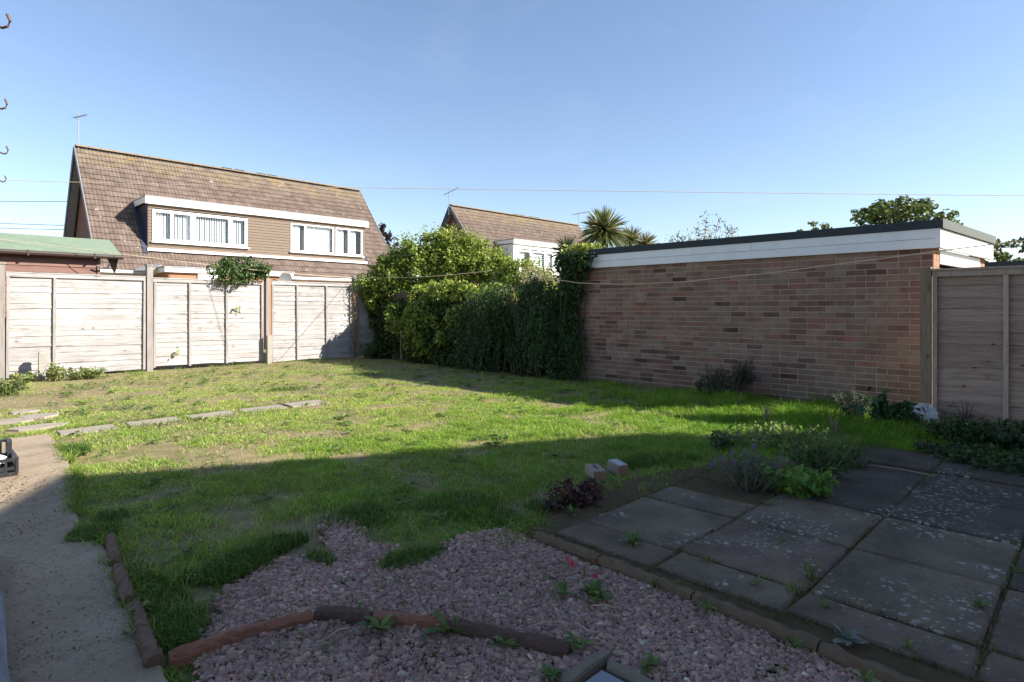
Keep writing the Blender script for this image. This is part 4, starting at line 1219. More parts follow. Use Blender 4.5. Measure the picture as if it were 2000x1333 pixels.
    for (px, ru, rv, n, hm) in tufts:
        c = G(*px); a = nrg.uniform(0, 2 * np.pi, n); rr = np.sqrt(nrg.random(n)) * (.7 + .5 * vnoise(a * 2 + c[0] * 9, a * 0 + c[1]))
        X = c[0] + np.cos(a) * rr * ru * .8; Y = c[1] + np.sin(a) * rr * rv * 1.1
        C = pick_cols(n, [(.07, .145, .025), (.10, .18, .032), (.14, .20, .045), (.28, .25, .10)], [.42, .38, .16, .04])
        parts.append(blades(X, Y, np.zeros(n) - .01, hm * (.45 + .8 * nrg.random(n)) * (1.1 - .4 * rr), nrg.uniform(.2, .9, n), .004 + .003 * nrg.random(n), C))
    # sparse seedlings coming up through the gravel
    n = 5200; X = nrg.uniform(.6, 2.3, n); Y = nrg.uniform(.4, 3.6, n); ok = inpoly(X, Y, GRAVEL) & (fbm(X * 4.2 + 2, Y * 4.2, 3) > .585) & (fbm(X * 14, Y * 14 + 3, 2) > .5); X, Y = X[ok], Y[ok]; n = len(X)
    parts.append(blades(X, Y, np.full(n, .002), .015 + .035 * nrg.random(n), nrg.uniform(.3, 1.4, n), .0035 + .003 * nrg.random(n), pick_cols(n, [(.09, .16, .03), (.14, .2, .045), (.25, .22, .1)])))
    # ragged fringe along path, stones and walls
    for (poly, amp, n) in (([(0.62, 2.4), (0.70, 3.5), (0.69, 4.4), (0.85, 5.35), (0.93, 6.3), (0.95, 7.28)], .05, 3600), ([(0.95, 7.3), (-.2, 7.32)], .06, 900), ([(8.05, 1.5), (8.05, 6.4)], .07, 1500), ([(1.2, 13.3), (7.8, 13.35)], .08, 1500), ([(1.0, 7.14), (3.9, 7.14)], .03, 700), ([(1.0, 7.53), (3.9, 7.53)], .03, 700), ([(2.2, 2.2), (2.55, 2.35), (3.3, 2.4)], .1, 900), ([(5.95, 0), (5.95, 1.5)], .08, 900)):
        k = nrg.integers(0, len(poly) - 1, n); tt = nrg.random(n); pa = np.array(poly)
        q = pa[k] + (pa[k + 1] - pa[k]) * tt[:, None] + nrg.normal(size=(n, 2)) * amp * .6
        ok = fbm(q[:, 0] * 3.3, q[:, 1] * 3.3, 3) > .40; q = q[ok]; n = len(q)
        parts.append(blades(q[:, 0], q[:, 1], np.full(n, -.012), .03 + .05 * nrg.random(n) ** 1.5, nrg.uniform(.4, 1.5, n), .0035 + .003 * nrg.random(n), pick_cols(n, [G_COL[0], G_COL[1], G_COL[3], G_COL[4]], [.4, .3, .2, .1]) * .8))
    # broad weeds spread flat in the sward
    n = 330; wx = nrg.uniform(.9, 7.6, n); wy = nrg.uniform(2.4, 12.8, n); ok = grass_mask(wx, wy); wx, wy = wx[ok], wy[ok]
    for x_, y_ in zip(wx, wy):
        m_ = int(nrg.integers(6, 13)); a = nrg.uniform(0, 6.28, m_); L = .05 + .05 * nrg.random()
        P = np.stack([x_ + np.cos(a) * L * .55, y_ + np.sin(a) * L * .55, np.full(m_, .004) + .018 * nrg.random(m_)], 1)
        T = np.stack([np.cos(a), np.sin(a), np.full(m_, .25)], 1)
        parts.append(leaf_arrays(P, unit(nrg.normal(size=(m_, 3)) * .25 + np.array([0, 0, 1.0])), np.full(m_, L), .38, pick_cols(m_, [(.13, .22, .05), (.10, .18, .045), (.19, .26, .07)]), .12, T=T))
    # grass and moss in the joints of the patio
    n = 60000; X = nrg.uniform(2.3, 5.9, n); Y = nrg.uniform(-.3, 2.1, n)
    du = np.min(np.abs(X[:, None] - np.array(U_L)[None]), 1); dv_ = np.min(np.abs(Y[:, None] - np.array(V_L)[None]), 1)
    ok = (np.minimum(du, dv_) < .008 + .022 * nrg.random(n) ** 3) & (fbm(X * 2.3 + 3, Y * 2.3 + 3, 2) > .36); X, Y = X[ok], Y[ok]; n = len(X)
    parts.append(blades(X, Y, np.full(n, .012), .016 + .028 * nrg.random(n) ** 2, nrg.uniform(.3, 1.2, n), np.full(n, .0045), pick_cols(n, [(.10, .12, .025), (.13, .14, .03), (.07, .10, .02), (.17, .14, .06)])))
    V, F, C = cat(parts)
    o = link('grass', np_mesh('grass', V, F, 'grass', C))
    tag(o, 'patchy short grass and clover of the lawn', 'grass', None, 'stuff')
make_grass()

def make_litter():
    """dead leaves, bark chips and straw lying on path and gravel"""
    zones = [((40, 960), .30, .55, 420, [(.30, .19, .10), (.36, .24, .13), (.2, .12, .07)], .03), ((40, 1040), .25, .3, 300, [(.14, .09, .06), (.2, .13, .09)], .02),
             ((110, 1270), .34, .36, 520, [(.10, .075, .055), (.16, .12, .085), (.30, .24, .17)], .018), ((170, 1150), .3, .5, 120, [(.4, .33, .25), (.12, .09, .06)], .014),
             ((620, 1235), .34, .12, 160, [(.10, .065, .045), (.22, .16, .10)], .022), ((900, 1260), .4, .12, 160, [(.10, .065, .045), (.22, .16, .10)], .02),
             ((860, 715), 1.0, .3, 160, [(.22, .15, .09), (.33, .26, .18)], .035), ((1380, 930), .4, .2, 140, [(.16, .09, .06), (.10, .06, .045)], .025), ((1000, 800), 3.2, 3.0, 380, [(.3, .22, .12), (.2, .13, .08), (.4, .33, .2)], .02),
             ((1250, 1120), .35, .35, 90, [(.13, .09, .06), (.09, .06, .045)], .02), ((380, 1090), .3, .2, 160, [(.2, .15, .1), (.12, .09, .06)], .022), ((120, 770), .6, .4, 260, [(.36, .27, .18), (.42, .34, .25)], .03), ((480, 722), 1.4, .35, 300, [(.33, .24, .15), (.26, .18, .1)], .03)]
    zones += [((120, 1100), .3, 1.1, 700, [(.10, .075, .05), (.3, .24, .17), (.18, .13, .09)], .014), ((60, 1200), .3, .7, 500, [(.09, .065, .045), (.26, .2, .14)], .016), ((700, 1100), .9, .6, 420, [(.14, .10, .07), (.3, .22, .13), (.08, .06, .04)], .016), ((1000, 1200), .8, .5, 300, [(.16, .11, .08), (.3, .22, .13)], .014), ((1450, 1100), 1.2, .9, 420, [(.14, .10, .07), (.3, .24, .16), (.10, .08, .04)], .014)]
    parts = []
    for (px, ru, rv, n, cols, s) in zones:
        c = G(*px); X = c[0] + nrg.normal(size=n) * ru * .5; Y = c[1] + nrg.normal(size=n) * rv * .5
        P = np.stack([X, Y, np.full(n, .016) + .012 * nrg.random(n)], 1); Nn = unit(nrg.normal(size=(n, 3)) * .3 + np.array([0, 0, 1.0]))
        parts.append(leaf_arrays(P, Nn, s * .72 * (.35 + 1.1 * nrg.random(n)), nrg.uniform(.12, .55, n), pick_cols(n, cols), .3))
    V, F, C = cat(parts)
    tag(link('leaf_litter', np_mesh('leaf_litter', V, F, 'leaf', C)), 'dead leaves, bark chips and straw scattered on the ground', 'litter', None, 'stuff')
make_litter()

# ================================================================== shrubs, ivy and trees
def plant(name, label, cat_, group=None): return thing(name, label, cat_, group)
def leaves_obj(name, VFC, mat, parent): return link(name, np_mesh(name, *VFC[:2], mat, VFC[2]), parent)

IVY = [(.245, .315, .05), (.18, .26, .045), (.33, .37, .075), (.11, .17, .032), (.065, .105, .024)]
def lobed(lobes, r, k=15, f=.34):
    out = []
    for (x, y, z, R_) in lobes:
        out.append((x, y, z, R_ * .72, R_ * .72, R_ * .68))
        for i in range(k):
            d = Vector((r.gauss(0, 1), r.gauss(0, 1), r.gauss(0, 1) + .25)).normalized()
            s = R_ * f * r.uniform(.7, 1.15)
            out.append((x + d.x * R_ * .78, y + d.y * R_ * .78, z + d.z * R_ * .74, s, s, s * .85))
    return out
def make_hedge():
    h = plant('ivy_hedge', 'big ivy covered hedge with sunlit yellow green top in the far corner', 'hedge')
    r = random.Random(12)
    prof = ([690, 735, 790, 850, 900, 930, 960, 990, 1030, 1065, 1095], [560, 518, 467, 452, 454, 465, 480, 498, 512, 526, 545])
    depth = lambda x: float(np.interp(x, [700, 980, 1040, 1100], [15.3, 15.0, 13.4, 11.8]))
    ytop = lambda x: float(np.interp(x, *prof))
    def lobe(x, y, D, R_):                # lobe whose top stands at a place in the view, D metres away
        c = onD(x, y, D); return (c[0], c[1], c[2] - R_ * .95, R_)
    lobes = []
    x = 722
    while x < 1095:
        D = depth(x); R_ = r.uniform(.40, .54) if x < 1000 else r.uniform(.3, .38)
        lobes.append(lobe(x, ytop(x) + r.uniform(-4, 5), D + r.uniform(.1, .4), R_))
        y = ytop(x) + 26
        while y < 556:
            lobes.append(lobe(x + r.uniform(-10, 10), y, D + r.uniform(-.15, .1), R_ * r.uniform(.8, 1))); y += 30
        x += 24
    x = 716
    while x < 1010:                       # swags hanging over the front
        u = float(np.interp(x, [716, 800, 850], [8.62, 8.85, 8.35])); d = ray(x, 560); D = u / d[0]
        for y in (548, 572):
            if x > 900 and y > 560: continue
            lobes.append(lobe(x + r.uniform(-6, 6), y + r.uniform(-8, 8), D + r.uniform(-.05, .12), r.uniform(.30, .40)))
        x += 27
    for (x, y, D, R_) in ((709, 536, 15.1, .3), (712, 560, 15.25, .22), (735, 560, 15.2, .34)): lobes.append(lobe(x, y, D, R_))
    x = 775
    while x < 985:                        # lower swags bulging towards the lawn
        for y in (590, 616, 642):
            if r.random() < .25 or (x > 930 and y > 600): continue
            d = ray(x, y); D = (8.16 + r.uniform(-.10, .1)) / d[0]
            lobes.append(lobe(x + r.uniform(-8, 8), y + r.uniform(-9, 9), D, r.uniform(.22, .34)))
        x += 25
    top = lobed(lobes, r)
    low = []
    v = 7.0
    while v < 13.35:
        z = .15
        while z < 1.45:
            rad = r.uniform(.2, .3); off = .25 * min(1, max(0, (v - 11.0)))
            low.append((8.28 + off + r.uniform(-.14, .12), v + r.uniform(-.12, .12), z, rad, rad * 1.1, rad)); z += .26
        v += .27
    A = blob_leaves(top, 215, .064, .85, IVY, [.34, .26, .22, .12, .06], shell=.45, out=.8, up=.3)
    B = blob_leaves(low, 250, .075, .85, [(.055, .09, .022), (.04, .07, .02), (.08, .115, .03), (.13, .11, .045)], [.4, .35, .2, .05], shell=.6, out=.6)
    sh = []
    for k in range(190):
        x = r.uniform(725, 1085); n = r.randint(5, 11)
        b = np.array(onD(x, ytop(x) + 8, depth(x) + r.uniform(-.2, .4))); d = np.array([r.uniform(-.4, .4), r.uniform(-.4, .4), 1.0]); L = r.uniform(.10, .34)
        P = b + d * (np.linspace(0, 1, n) * L)[:, None] + nrg.normal(size=(n, 3)) * .025
        sh.append(leaf_arrays(P, unit(nrg.normal(size=(n, 3)) + np.array([0, 0, .4])), .055 * (.6 + .6 * nrg.random(n)), .8, pick_cols(n, IVY, [.3, .3, .3, .1, 0.0]), .2))
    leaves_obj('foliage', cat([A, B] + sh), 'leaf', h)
    print('HEDGE leaves', len(A[1]) // 2, len(B[1]) // 2)
    st = MB()
    for k in range(46):
        v = r.uniform(7.2, 13.3); zt = 2.0; x = 8.35 + r.uniform(-.1, .3)
        pts = [(x, v, -.05)]
        for i in range(1, 6): pts.append((x + i * .15 + r.uniform(-.1, .1), v + r.uniform(-.25, .25), zt * .85 * i / 5))
        st.tube(pts, [r.uniform(.012, .04) * (1 - .13 * i) for i in range(6)], 5)
    st.build('stems', 'bark', h)
    MB().tube([onU(783, 702, 7.72), onU(783, 645, 7.76)], .012, 5).build('stake', 'pale_stem', h)
make_hedge()

def make_trailing_shrub():
    h = plant('trailing_shrub', 'dark green trailing shrub hanging over the shaded end of the garage', 'shrub')
    r = random.Random(3); parts = []; st = MB()
    for k in range(330):
        v = r.uniform(6.15, 9.3); zt = np.interp(v, [6.1, 6.5, 6.9, 7.3, 7.7, 8.2, 8.8, 9.3], [.9, 1.15, 1.62, 1.78, 1.55, 1.72, 1.35, 1.05]) * r.uniform(.4, 1.08)
        x = 7.86 + .14 * math.sin(v * 4.3) + r.uniform(-.16, .24)
        if v < 6.7: x = 7.98 + r.uniform(-.08, .06)
        if v < 6.35: zt *= .8
        L = r.uniform(.35, .95); L = min(L, zt - .02); n = int(L / .022) + 3
        t = np.linspace(0, 1, n)
        P = np.stack([x - .10 * np.sin(t * 1.6) + nrg.normal(size=n) * .018, v + .05 * np.sin(t * 3 + k) + nrg.normal(size=n) * .02, zt - L * t + nrg.normal(size=n) * .012], 1)
        T = nrg.normal(size=(n, 3)) * .8 + np.array([-.2, 0, -.7])
        Nn = unit(nrg.normal(size=(n, 3)) * .6 + np.array([-.9, -.5, .15]))
        parts.append(leaf_arrays(P, Nn, (.05 + .03 * r.random()) * (.5 + .9 * nrg.random(n)), .3, pick_cols(n, [(.04, .085, .024), (.028, .06, .02), (.065, .115, .032), (.12, .14, .04)], [.38, .3, .24, .08]), .1, T=T))
    bl = []
    for k in range(150):
        v = r.uniform(6.45, 9.4); zt = float(np.interp(v, [6.3, 6.9, 7.4, 8.2, 8.9, 9.4], [.9, 1.55, 1.65, 1.6, 1.3, 1.1])) * r.random() ** .6
        bl.append((7.95 + r.uniform(-.18, .2) + (.06 if v < 6.8 else 0), v, zt, r.uniform(.1, .22), r.uniform(.12, .25), r.uniform(.1, .2)))
    parts.append(blob_leaves(bl, 230, .055, .5, [(.045, .09, .026), (.03, .065, .022), (.07, .12, .034), (.13, .14, .045)], [.38, .34, .22, .06], out=.5, up=.15))
    leaves_obj('foliage', cat(parts), 'leaf', h)
    for k in range(18):
        v = r.uniform(6.6, 9.0); st.tube([(7.95, v, -.05), (7.9, v + r.uniform(-.2, .2), .7), (7.8, v + r.uniform(-.3, .3), 1.5)], [.02, .014, .007], 5)
    for k in range(5):
        v = r.uniform(6.9, 8.0); st.tube([(7.66, v, .9 + r.random() * .3), (7.6, v + .25, 1.3 + r.random() * .3)], .006, 4)
    st.build('stems', 'bark', h)
make_trailing_shrub()

def make_corner_ivy():
    h = plant('climbing_ivy', 'dark ivy climbing the left end of the garage up to its roof', 'ivy')
    r = random.Random(8); P = []; n = 5200
    z = nrg.random(n) ** .8 * 2.32; 
    lo = np.interp(z, [0, .6, 1.2, 1.7, 2.1, 2.32], [6.62, 6.50, 6.40, 6.22, 5.92, 5.88]) + .22 * (fbm(z * 3.3, z * 0 + 2.5, 3) - .5); hi = np.interp(z, [0, 1.1, 1.5, 2.3], [7.0, 6.86, 6.76, 6.95]) + .3 * (fbm(z * 2.9 + 8, z * 0 + 1.5, 3) - .5)
    v = lo + (hi - lo) * (nrg.random(n) + nrg.random(n) + nrg.random(n) * .6) / 2.6 + nrg.normal(size=n) * .06
    bulge = .03 + .30 * fbm(v * 2.5, z * 2.5, 3) 
    x = 8.05 - bulge * nrg.random(n)
    top = z > 2.16; x = np.where(top, 8.0 + nrg.random(n) * .35, x)
    P = np.stack([x, v, z], 1); Nn = unit(np.stack([np.full(n, -.8), np.full(n, -.25), np.full(n, .35)], 1) + nrg.normal(size=(n, 3)) * .5)
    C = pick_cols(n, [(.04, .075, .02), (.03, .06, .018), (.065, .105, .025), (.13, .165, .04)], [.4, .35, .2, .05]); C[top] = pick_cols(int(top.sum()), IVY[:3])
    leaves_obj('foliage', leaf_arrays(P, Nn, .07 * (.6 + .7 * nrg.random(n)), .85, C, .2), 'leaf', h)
    st = MB()
    for k in range(5): st.tube([(8.05, 6.4 + .1 * k, -.05), (8.06, 6.3 + .12 * k, 1.0), (8.05, 6.1 + .15 * k, 2.1)], [.02, .014, .006], 5)
    st.build('stems', 'bark', h)
make_corner_ivy()

def make_pale_climber():
    h = plant('flowering_climber', 'creamy pink flowering climber spilling between hedge and garage', 'climber')
    c = onD(1078, 540, 11.6)
    bl = [(c[0] + a * .9, c[1] - b, c[2] + d, .26, .26, .2) for a, b, d in ((0, 0, 0), (.2, .3, -.08), (-.2, -.35, .02), (.25, .5, -.25), (.3, .6, -.5), (.1, -.6, .05))]
    leaves_obj('flowers', blob_leaves(bl, 260, .035, .8, [(.55, .45, .36), (.48, .33, .27), (.42, .40, .2), (.2, .22, .07)], [.3, .25, .2, .25]), 'leaf', h)
    MB().tube([(8.3, c[1], -.05), (8.4, c[1], 1.0), (c[0], c[1], c[2])], [.03, .02, .01], 5).build('stem', 'bark', h)
make_pale_climber()

def make_overhang_bush():
    h = plant('laurel_bush', 'glossy green bush leaning over the middle of the fence', 'bush')
    r = random.Random(5); c = onV(465, 530, 13.36); bl = []
    for k in range(38):
        a = r.uniform(0, 6.28); q = r.random() ** .5
        bl.append((c[0] + .58 * q * math.cos(a), c[1] + r.uniform(-.14, .3), c[2] + .01 + .22 * q * math.sin(a), .16, .14, .12))
    bl += [(c[0] - .50, c[1], c[2] - .03, .12, .1, .09), (c[0] + .18, c[1], c[2] + .3, .16, .1, .08), (c[0] + .1, c[1], c[2] - .2, .3, .1, .1)]
    A = blob_leaves(bl, 330, .075, .42, [(.06, .105, .028), (.085, .135, .035), (.045, .08, .025), (.15, .19, .05)], [.4, .3, .2, .1], out=.5, up=.3)
    leaves_obj('foliage', A, 'waxy_leaf', h)
    st = MB()
    for k in range(6): st.tube([(c[0] + .1, 13.75, -.05), (c[0] + .1 + r.uniform(-.1, .1), 13.72, 1.2), (c[0] + r.uniform(-.4, .4), 13.55, 1.95)], [.03, .02, .008], 5)
    st.tube([(c[0] + .5, 13.6, 1.9), (c[0] + .62, 13.5, 2.35)], .008, 4)
    st.build('stems', 'bark', h)
    # dark seed head to the right
    P = np.array([(c[0] + .60, 13.5, 2.05 + .035 * i) for i in range(10)]) + nrg.normal(size=(10, 3)) * .04
    leaves_obj('seed_head', leaf_arrays(P, unit(nrg.normal(size=(10, 3))), np.full(10, .08), .5, pick_cols(10, [(.06, .05, .03)]), .1), 'leaf', h)
make_overhang_bush()

def sword_head(c, rad, n, cols, w, seed, down=.45, wd=.05):
    d = unit(nrg.normal(size=(n, 3)) + np.array([0, 0, .35])); d = d[d[:, 2] > -down - .25]; n = len(d)
    L = rad * (.8 + .35 * nrg.random(n)); parts = []
    side = unit(np.cross(d, nrg.normal(size=(n, 3))))
    C = pick_cols(n, cols, w, .15); W = rad * wd
    b = np.array(c); V = []
    sag = np.array([0, 0, -1.0])
    for (t, ww) in ((.04, .5), (.45, 1.0), (.8, .7), (1.0, .05)):
        p = b + d * (L * t)[:, None] + sag * (L * .28 * t ** 2.2 * (1 - d[:, 2] * .7))[:, None]
        V += [p - side * W * ww * .5, p + side * W * ww * .5]
    V = np.stack(V, 1).reshape(-1, 3); i = np.arange(n)[:, None] * 8
    F = np.concatenate([i + np.array([[a, a + 1, a + 3, a + 2]]) for a in (0, 2, 4)])
    return V, F, np.repeat(C, 8, 0)
def make_palms():
    GC = [(.13, .16, .05), (.08, .12, .035), (.22, .23, .10), (.25, .17, .07)]
    for (px, D, rad, n, cols, w, lab) in (((1180, 452), 16, .80, 620, GC, [.4, .3, .2, .1], 'tall spiky palm with the largest round head above the garage roof'),
                                          ((1262, 478), 15.5, .42, 300, [(.24, .19, .09), (.16, .16, .06), (.09, .12, .04)], [.4, .3, .3], 'small browned spiky palm right of the largest one'),
                                          ((1232, 468), 16.4, .50, 260, GC, [.3, .3, .2, .2], 'middle spiky palm pressed against the largest one'),
                                          ((1108, 492), 14.5, .50, 360, [(.06, .085, .03), (.09, .11, .04), (.04, .06, .025)], [.4, .3, .3], 'dark spiky palm left of the ivy covered garage end')):
        h = plant('cordyline_palm', lab, 'palm', 'spiky palms behind the garage')
        c = onD(px[0], px[1], D)
        leaves_obj('crown', sword_head(c, rad * .88, n, cols, w, 1), 'waxy_leaf', h)
        MB().tube([(c[0] + .1, c[1], -.05), (c[0] + .04, c[1], c[2] * .5), c], [.10, .08, .06], 7).build('trunk', 'bark', h)
make_palms()

def make_bamboo():
    h = plant('bamboo_shrub', 'airy narrow leaved shrub rising behind the garage roof', 'shrub')
    r = random.Random(21); parts = []; st = MB()
    tips = [(1380, 425), (1405, 422), (1365, 440), (1435, 450), (1345, 455), (1420, 455), (1320, 458), (1305, 468), (1392, 445), (1350, 470), (1390, 470), (1295, 478), (1410, 470), (1330, 472), (1370, 460), (1428, 440)]
    for (x, y) in tips:
        tp = np.array(onD(x, y, 13.2 + r.uniform(-.6, .6))); b = np.array(onD(1365 + (x - 1365) * .3, 500, 13.2)); b[2] = 1.6
        st.tube([(b[0], b[1], 0), tuple(b), tuple((b + tp) / 2 + np.array([0, 0, .1])), tuple(tp)], [.018, .014, .01, .004], 4)
        n = 105; t = nrg.uniform(.25, 1, n); P = b + (tp - b) * t[:, None] + nrg.normal(size=(n, 3)) * .07
        T = nrg.normal(size=(n, 3)) + np.array([.2, 0, -.2]); Nn = unit(nrg.normal(size=(n, 3)) + np.array([0, 0, .5]))
        parts.append(leaf_arrays(P, Nn, .12 * (.6 + .7 * nrg.random(n)), .2, pick_cols(n, [(.10, .12, .07), (.14, .145, .08), (.07, .085, .05), (.20, .18, .07)], [.4, .3, .2, .1]), .1, T=T))
    leaves_obj('foliage', cat(parts), 'leaf', h); st.build('stems', 'pale_stem', h)
make_bamboo()

def make_tree(lab, px, D, rx, rz, n, seed, cols, leaf=.2, grp='trees beyond the garages'):
    h = plant('tree', lab, 'tree', grp); r = random.Random(seed); c = onD(px[0], px[1], D)
    bl = []
    for k in range(n):
        a = r.uniform(0, 6.28); q = r.random() ** .45; e = r.uniform(-.9, 1) 
        f = math.sqrt(max(0, 1 - (e * .85) ** 2))
        bl.append((c[0] + rx * q * f * math.cos(a), c[1] + rx * q * f * math.sin(a), c[2] + rz * e, rx * r.uniform(.16, .3), rx * r.uniform(.16, .3), rz * r.uniform(.16, .28)))
    leaves_obj('crown', blob_leaves(bl, 46 / (leaf / .2) ** 2, leaf, .6, cols, out=.5, up=.3, shell=.7), 'leaf', h)
    st = MB(); st.tube([(c[0], c[1], -.1), (c[0] + .1, c[1], c[2] * .5), (c[0], c[1], c[2])], [rx * .1, rx * .08, rx * .03], 7)
    for k in range(9):
        b = r.choice(bl); st.tube([(c[0], c[1], c[2] * r.uniform(.45, .8)), ((c[0] + b[0]) / 2, (c[1] + b[1]) / 2, (c[2] + b[2]) / 2), b[:3]], [rx * .04, rx * .025, rx * .008], 5)
    st.build('trunk', 'bark', h)
TC = [(.065, .10, .028), (.09, .13, .035), (.04, .07, .02), (.13, .16, .045)]
make_tree('broad bushy tree showing above the right end of the garage roof', (1755, 446), 30, 2.35, 1.25, 46, 3, TC, .22)
make_tree('small green tree tip peeping over the middle of the garage roof', (1592, 462), 30, .95, .7, 16, 4, TC, .2)
make_tree('dark leafy tree at the right edge beyond the far garage', (1978, 512), 26, 1.35, .95, 34, 5, TC, .2)
make_tree('dark purple leaved tree mostly hidden behind the large house', (748, 492), 40, 1.0, 1.7, 20, 6, [(.045, .025, .03), (.06, .035, .035), (.035, .03, .03)], .26)
# ================================================================== small things
# --- edgings
def edge_piece(name, mat, pts, w, h, label, grp, seed, z0=-.05):
    r = random.Random(seed); m = MB(); n = 8; ring = []
    P = [Vector((*p, 0)) for p in pts]
    # resample
    k = 15; path = []
    for i in range(k):
        t = i / (k - 1) * (len(P) - 1); a = int(min(t, len(P) - 2)); path.append(P[a].lerp(P[a + 1], t - a))
    vs = []
    for i, p in enumerate(path):
        d = (path[min(i + 1, k - 1)] - path[max(i - 1, 0)]).normalized(); s = Vector((-d.y, d.x, 0))
        e = .90 if i in (0, k - 1) else 1.0
        for (a, z) in ((-.5, z0), (-.5, h * .55), (-.36, h * .88), (-.12, h), (.12, h), (.36, h * .88), (.5, h * .55), (.5, z0)):
            q = p + s * (a * w * e * r.uniform(.82, 1.14)); vs.append((q.x, q.y, z * e if z > 0 else z)) if z <= 0 else vs.append((q.x, q.y, (z + r.uniform(-.008, .006)) * e))
    fs = []
    for i in range(k - 1):
        for j in range(7): fs.append((i * 8 + j, i * 8 + j + 1, (i + 1) * 8 + j + 1, (i + 1) * 8 + j))
    fs += [tuple(range(8))[::-1], tuple(range((k - 1) * 8, k * 8))]
    m.add(vs, fs); m.f = [f[::-1] for f in m.f]
    o = m.build(name, mat); tag(o, label, 'edging', grp)
    return o
gp = lambda x, y: G(x, y, .03)[:2]
edge_piece('clay_edging', 'terracotta', [gp(330, 1282), gp(470, 1235), gp(608, 1198)], .052, .045, 'long reddish clay edging piece left of the bend in the gravel', 'clay edging across the gravel', 1)
edge_piece('clay_edging', 'terracotta_dark', [gp(618, 1194), gp(680, 1197), gp(726, 1203)], .06, .048, 'short dark mossy clay edging piece at the bend', 'clay edging across the gravel', 2)
edge_piece('clay_edging', 'terracotta', [gp(728, 1203), gp(800, 1208), gp(872, 1216)], .052, .046, 'orange clay edging piece behind the dandelion', 'clay edging across the gravel', 3)
edge_piece('clay_edging', 'terracotta_dark', [gp(876, 1218), gp(1000, 1240), gp(1112, 1266)], .056, .046, 'dark brown clay edging piece ending near the drain', 'clay edging across the gravel', 4)
edge_piece('border_log', 'old_log', [gp(216, 1046), gp(224, 1096)], .048, .045, 'farthest old edging log between path and grass', 'old logs along the path', 5)
edge_piece('border_log', 'old_log', [gp(230, 1104), gp(252, 1168)], .052, .045, 'middle old edging log between path and grass', 'old logs along the path', 6)
edge_piece('border_log', 'old_log', [gp(263, 1176), gp(280, 1226)], .05, .042, 'old edging log second from the front', 'old logs along the path', 7)
edge_piece('border_log', 'old_log', [gp(279, 1232), gp(302, 1288)], .056, .05, 'front edging log nearest the viewer with a pale end', 'old logs along the path', 8)
kv = [(2.34, 2.30, 2.12), (1.49, 2.285, 2.28), (.98, 2.26, 2.285), (.42, 2.22, 2.26), (-.3, 2.2, 2.22)]
klab = ['farthest mossy kerb length with red petals beside it', 'mossy kerb length second from the far end', 'mossy kerb length below the patio weeds', 'nearest mossy kerb length at the bottom of the picture']
ks = [((2.33, 2.13), (2.325, 1.72)), ((2.32, 1.71), (2.30, 1.22)), ((2.298, 1.21), (2.27, .72)), ((2.265, .71), (2.21, .12))]
for i, (a, b) in enumerate(ks):
    edge_piece('kerb', 'old_kerb', [a, b], .062, .045, klab[i], 'kerb between gravel and patio', 30 + i)

# --- timber and pot at the left edge
def make_left_bits():
    m = MB(); pts = [(.30, 3.72), (.27, 3.3), (.25, 2.9), (.22, 2.5), (.20, 2.0), (.19, 1.2)]
    r = random.Random(3); vs = []
    for i, (u, v) in enumerate(pts):
        w = .10 + .012 * r.uniform(-1, 1)
        vs += [(u - w, v, -.02), (u + r.uniform(-.004, .004), v, -.02), (u + r.uniform(-.004, .004), v, .085), (u - w, v, .085)]
    fs = [(0, 1, 2, 3), tuple(range(len(vs) - 4, len(vs)))[::-1]]
    for i in range(len(pts) - 1):
        a = 4 * i; b = a + 4
        fs += [(a, b, b + 1, a + 1), (a + 1, b + 1, b + 2, a + 2), (a + 2, b + 2, b + 3, a + 3), (a + 3, b + 3, b, a)]
    m.add(vs, fs)
    tag(m.build('grey_beam', 'grey_plank'), 'weathered grey timber beam lying along the left edge of the path', 'timber')
    c = G(-2, 1190); m = MB(); n = 14
    prof = [(.0, .0), (.055, 0), (.065, .1), (.07, .1), (.07, .112), (.06, .112), (.05, .02), (0, .02)]
    vs = []; fs = []
    for k in range(n):
        t = 2 * math.pi * k / n
        for (rr, z) in prof: vs.append((c[0] - .07 + rr * math.cos(t), c[1] + rr * math.sin(t), z))
    for k in range(n):
        for j in range(len(prof) - 1):
            a = k * 8 + j; b = ((k + 1) % n) * 8 + j; fs.append((a, b, b + 1, a + 1))
    m.add(vs, fs); tag(m.build('plastic_tub', 'blue_plastic', None, True), 'small blue plastic tub behind the grey beam', 'tub')
make_left_bits()

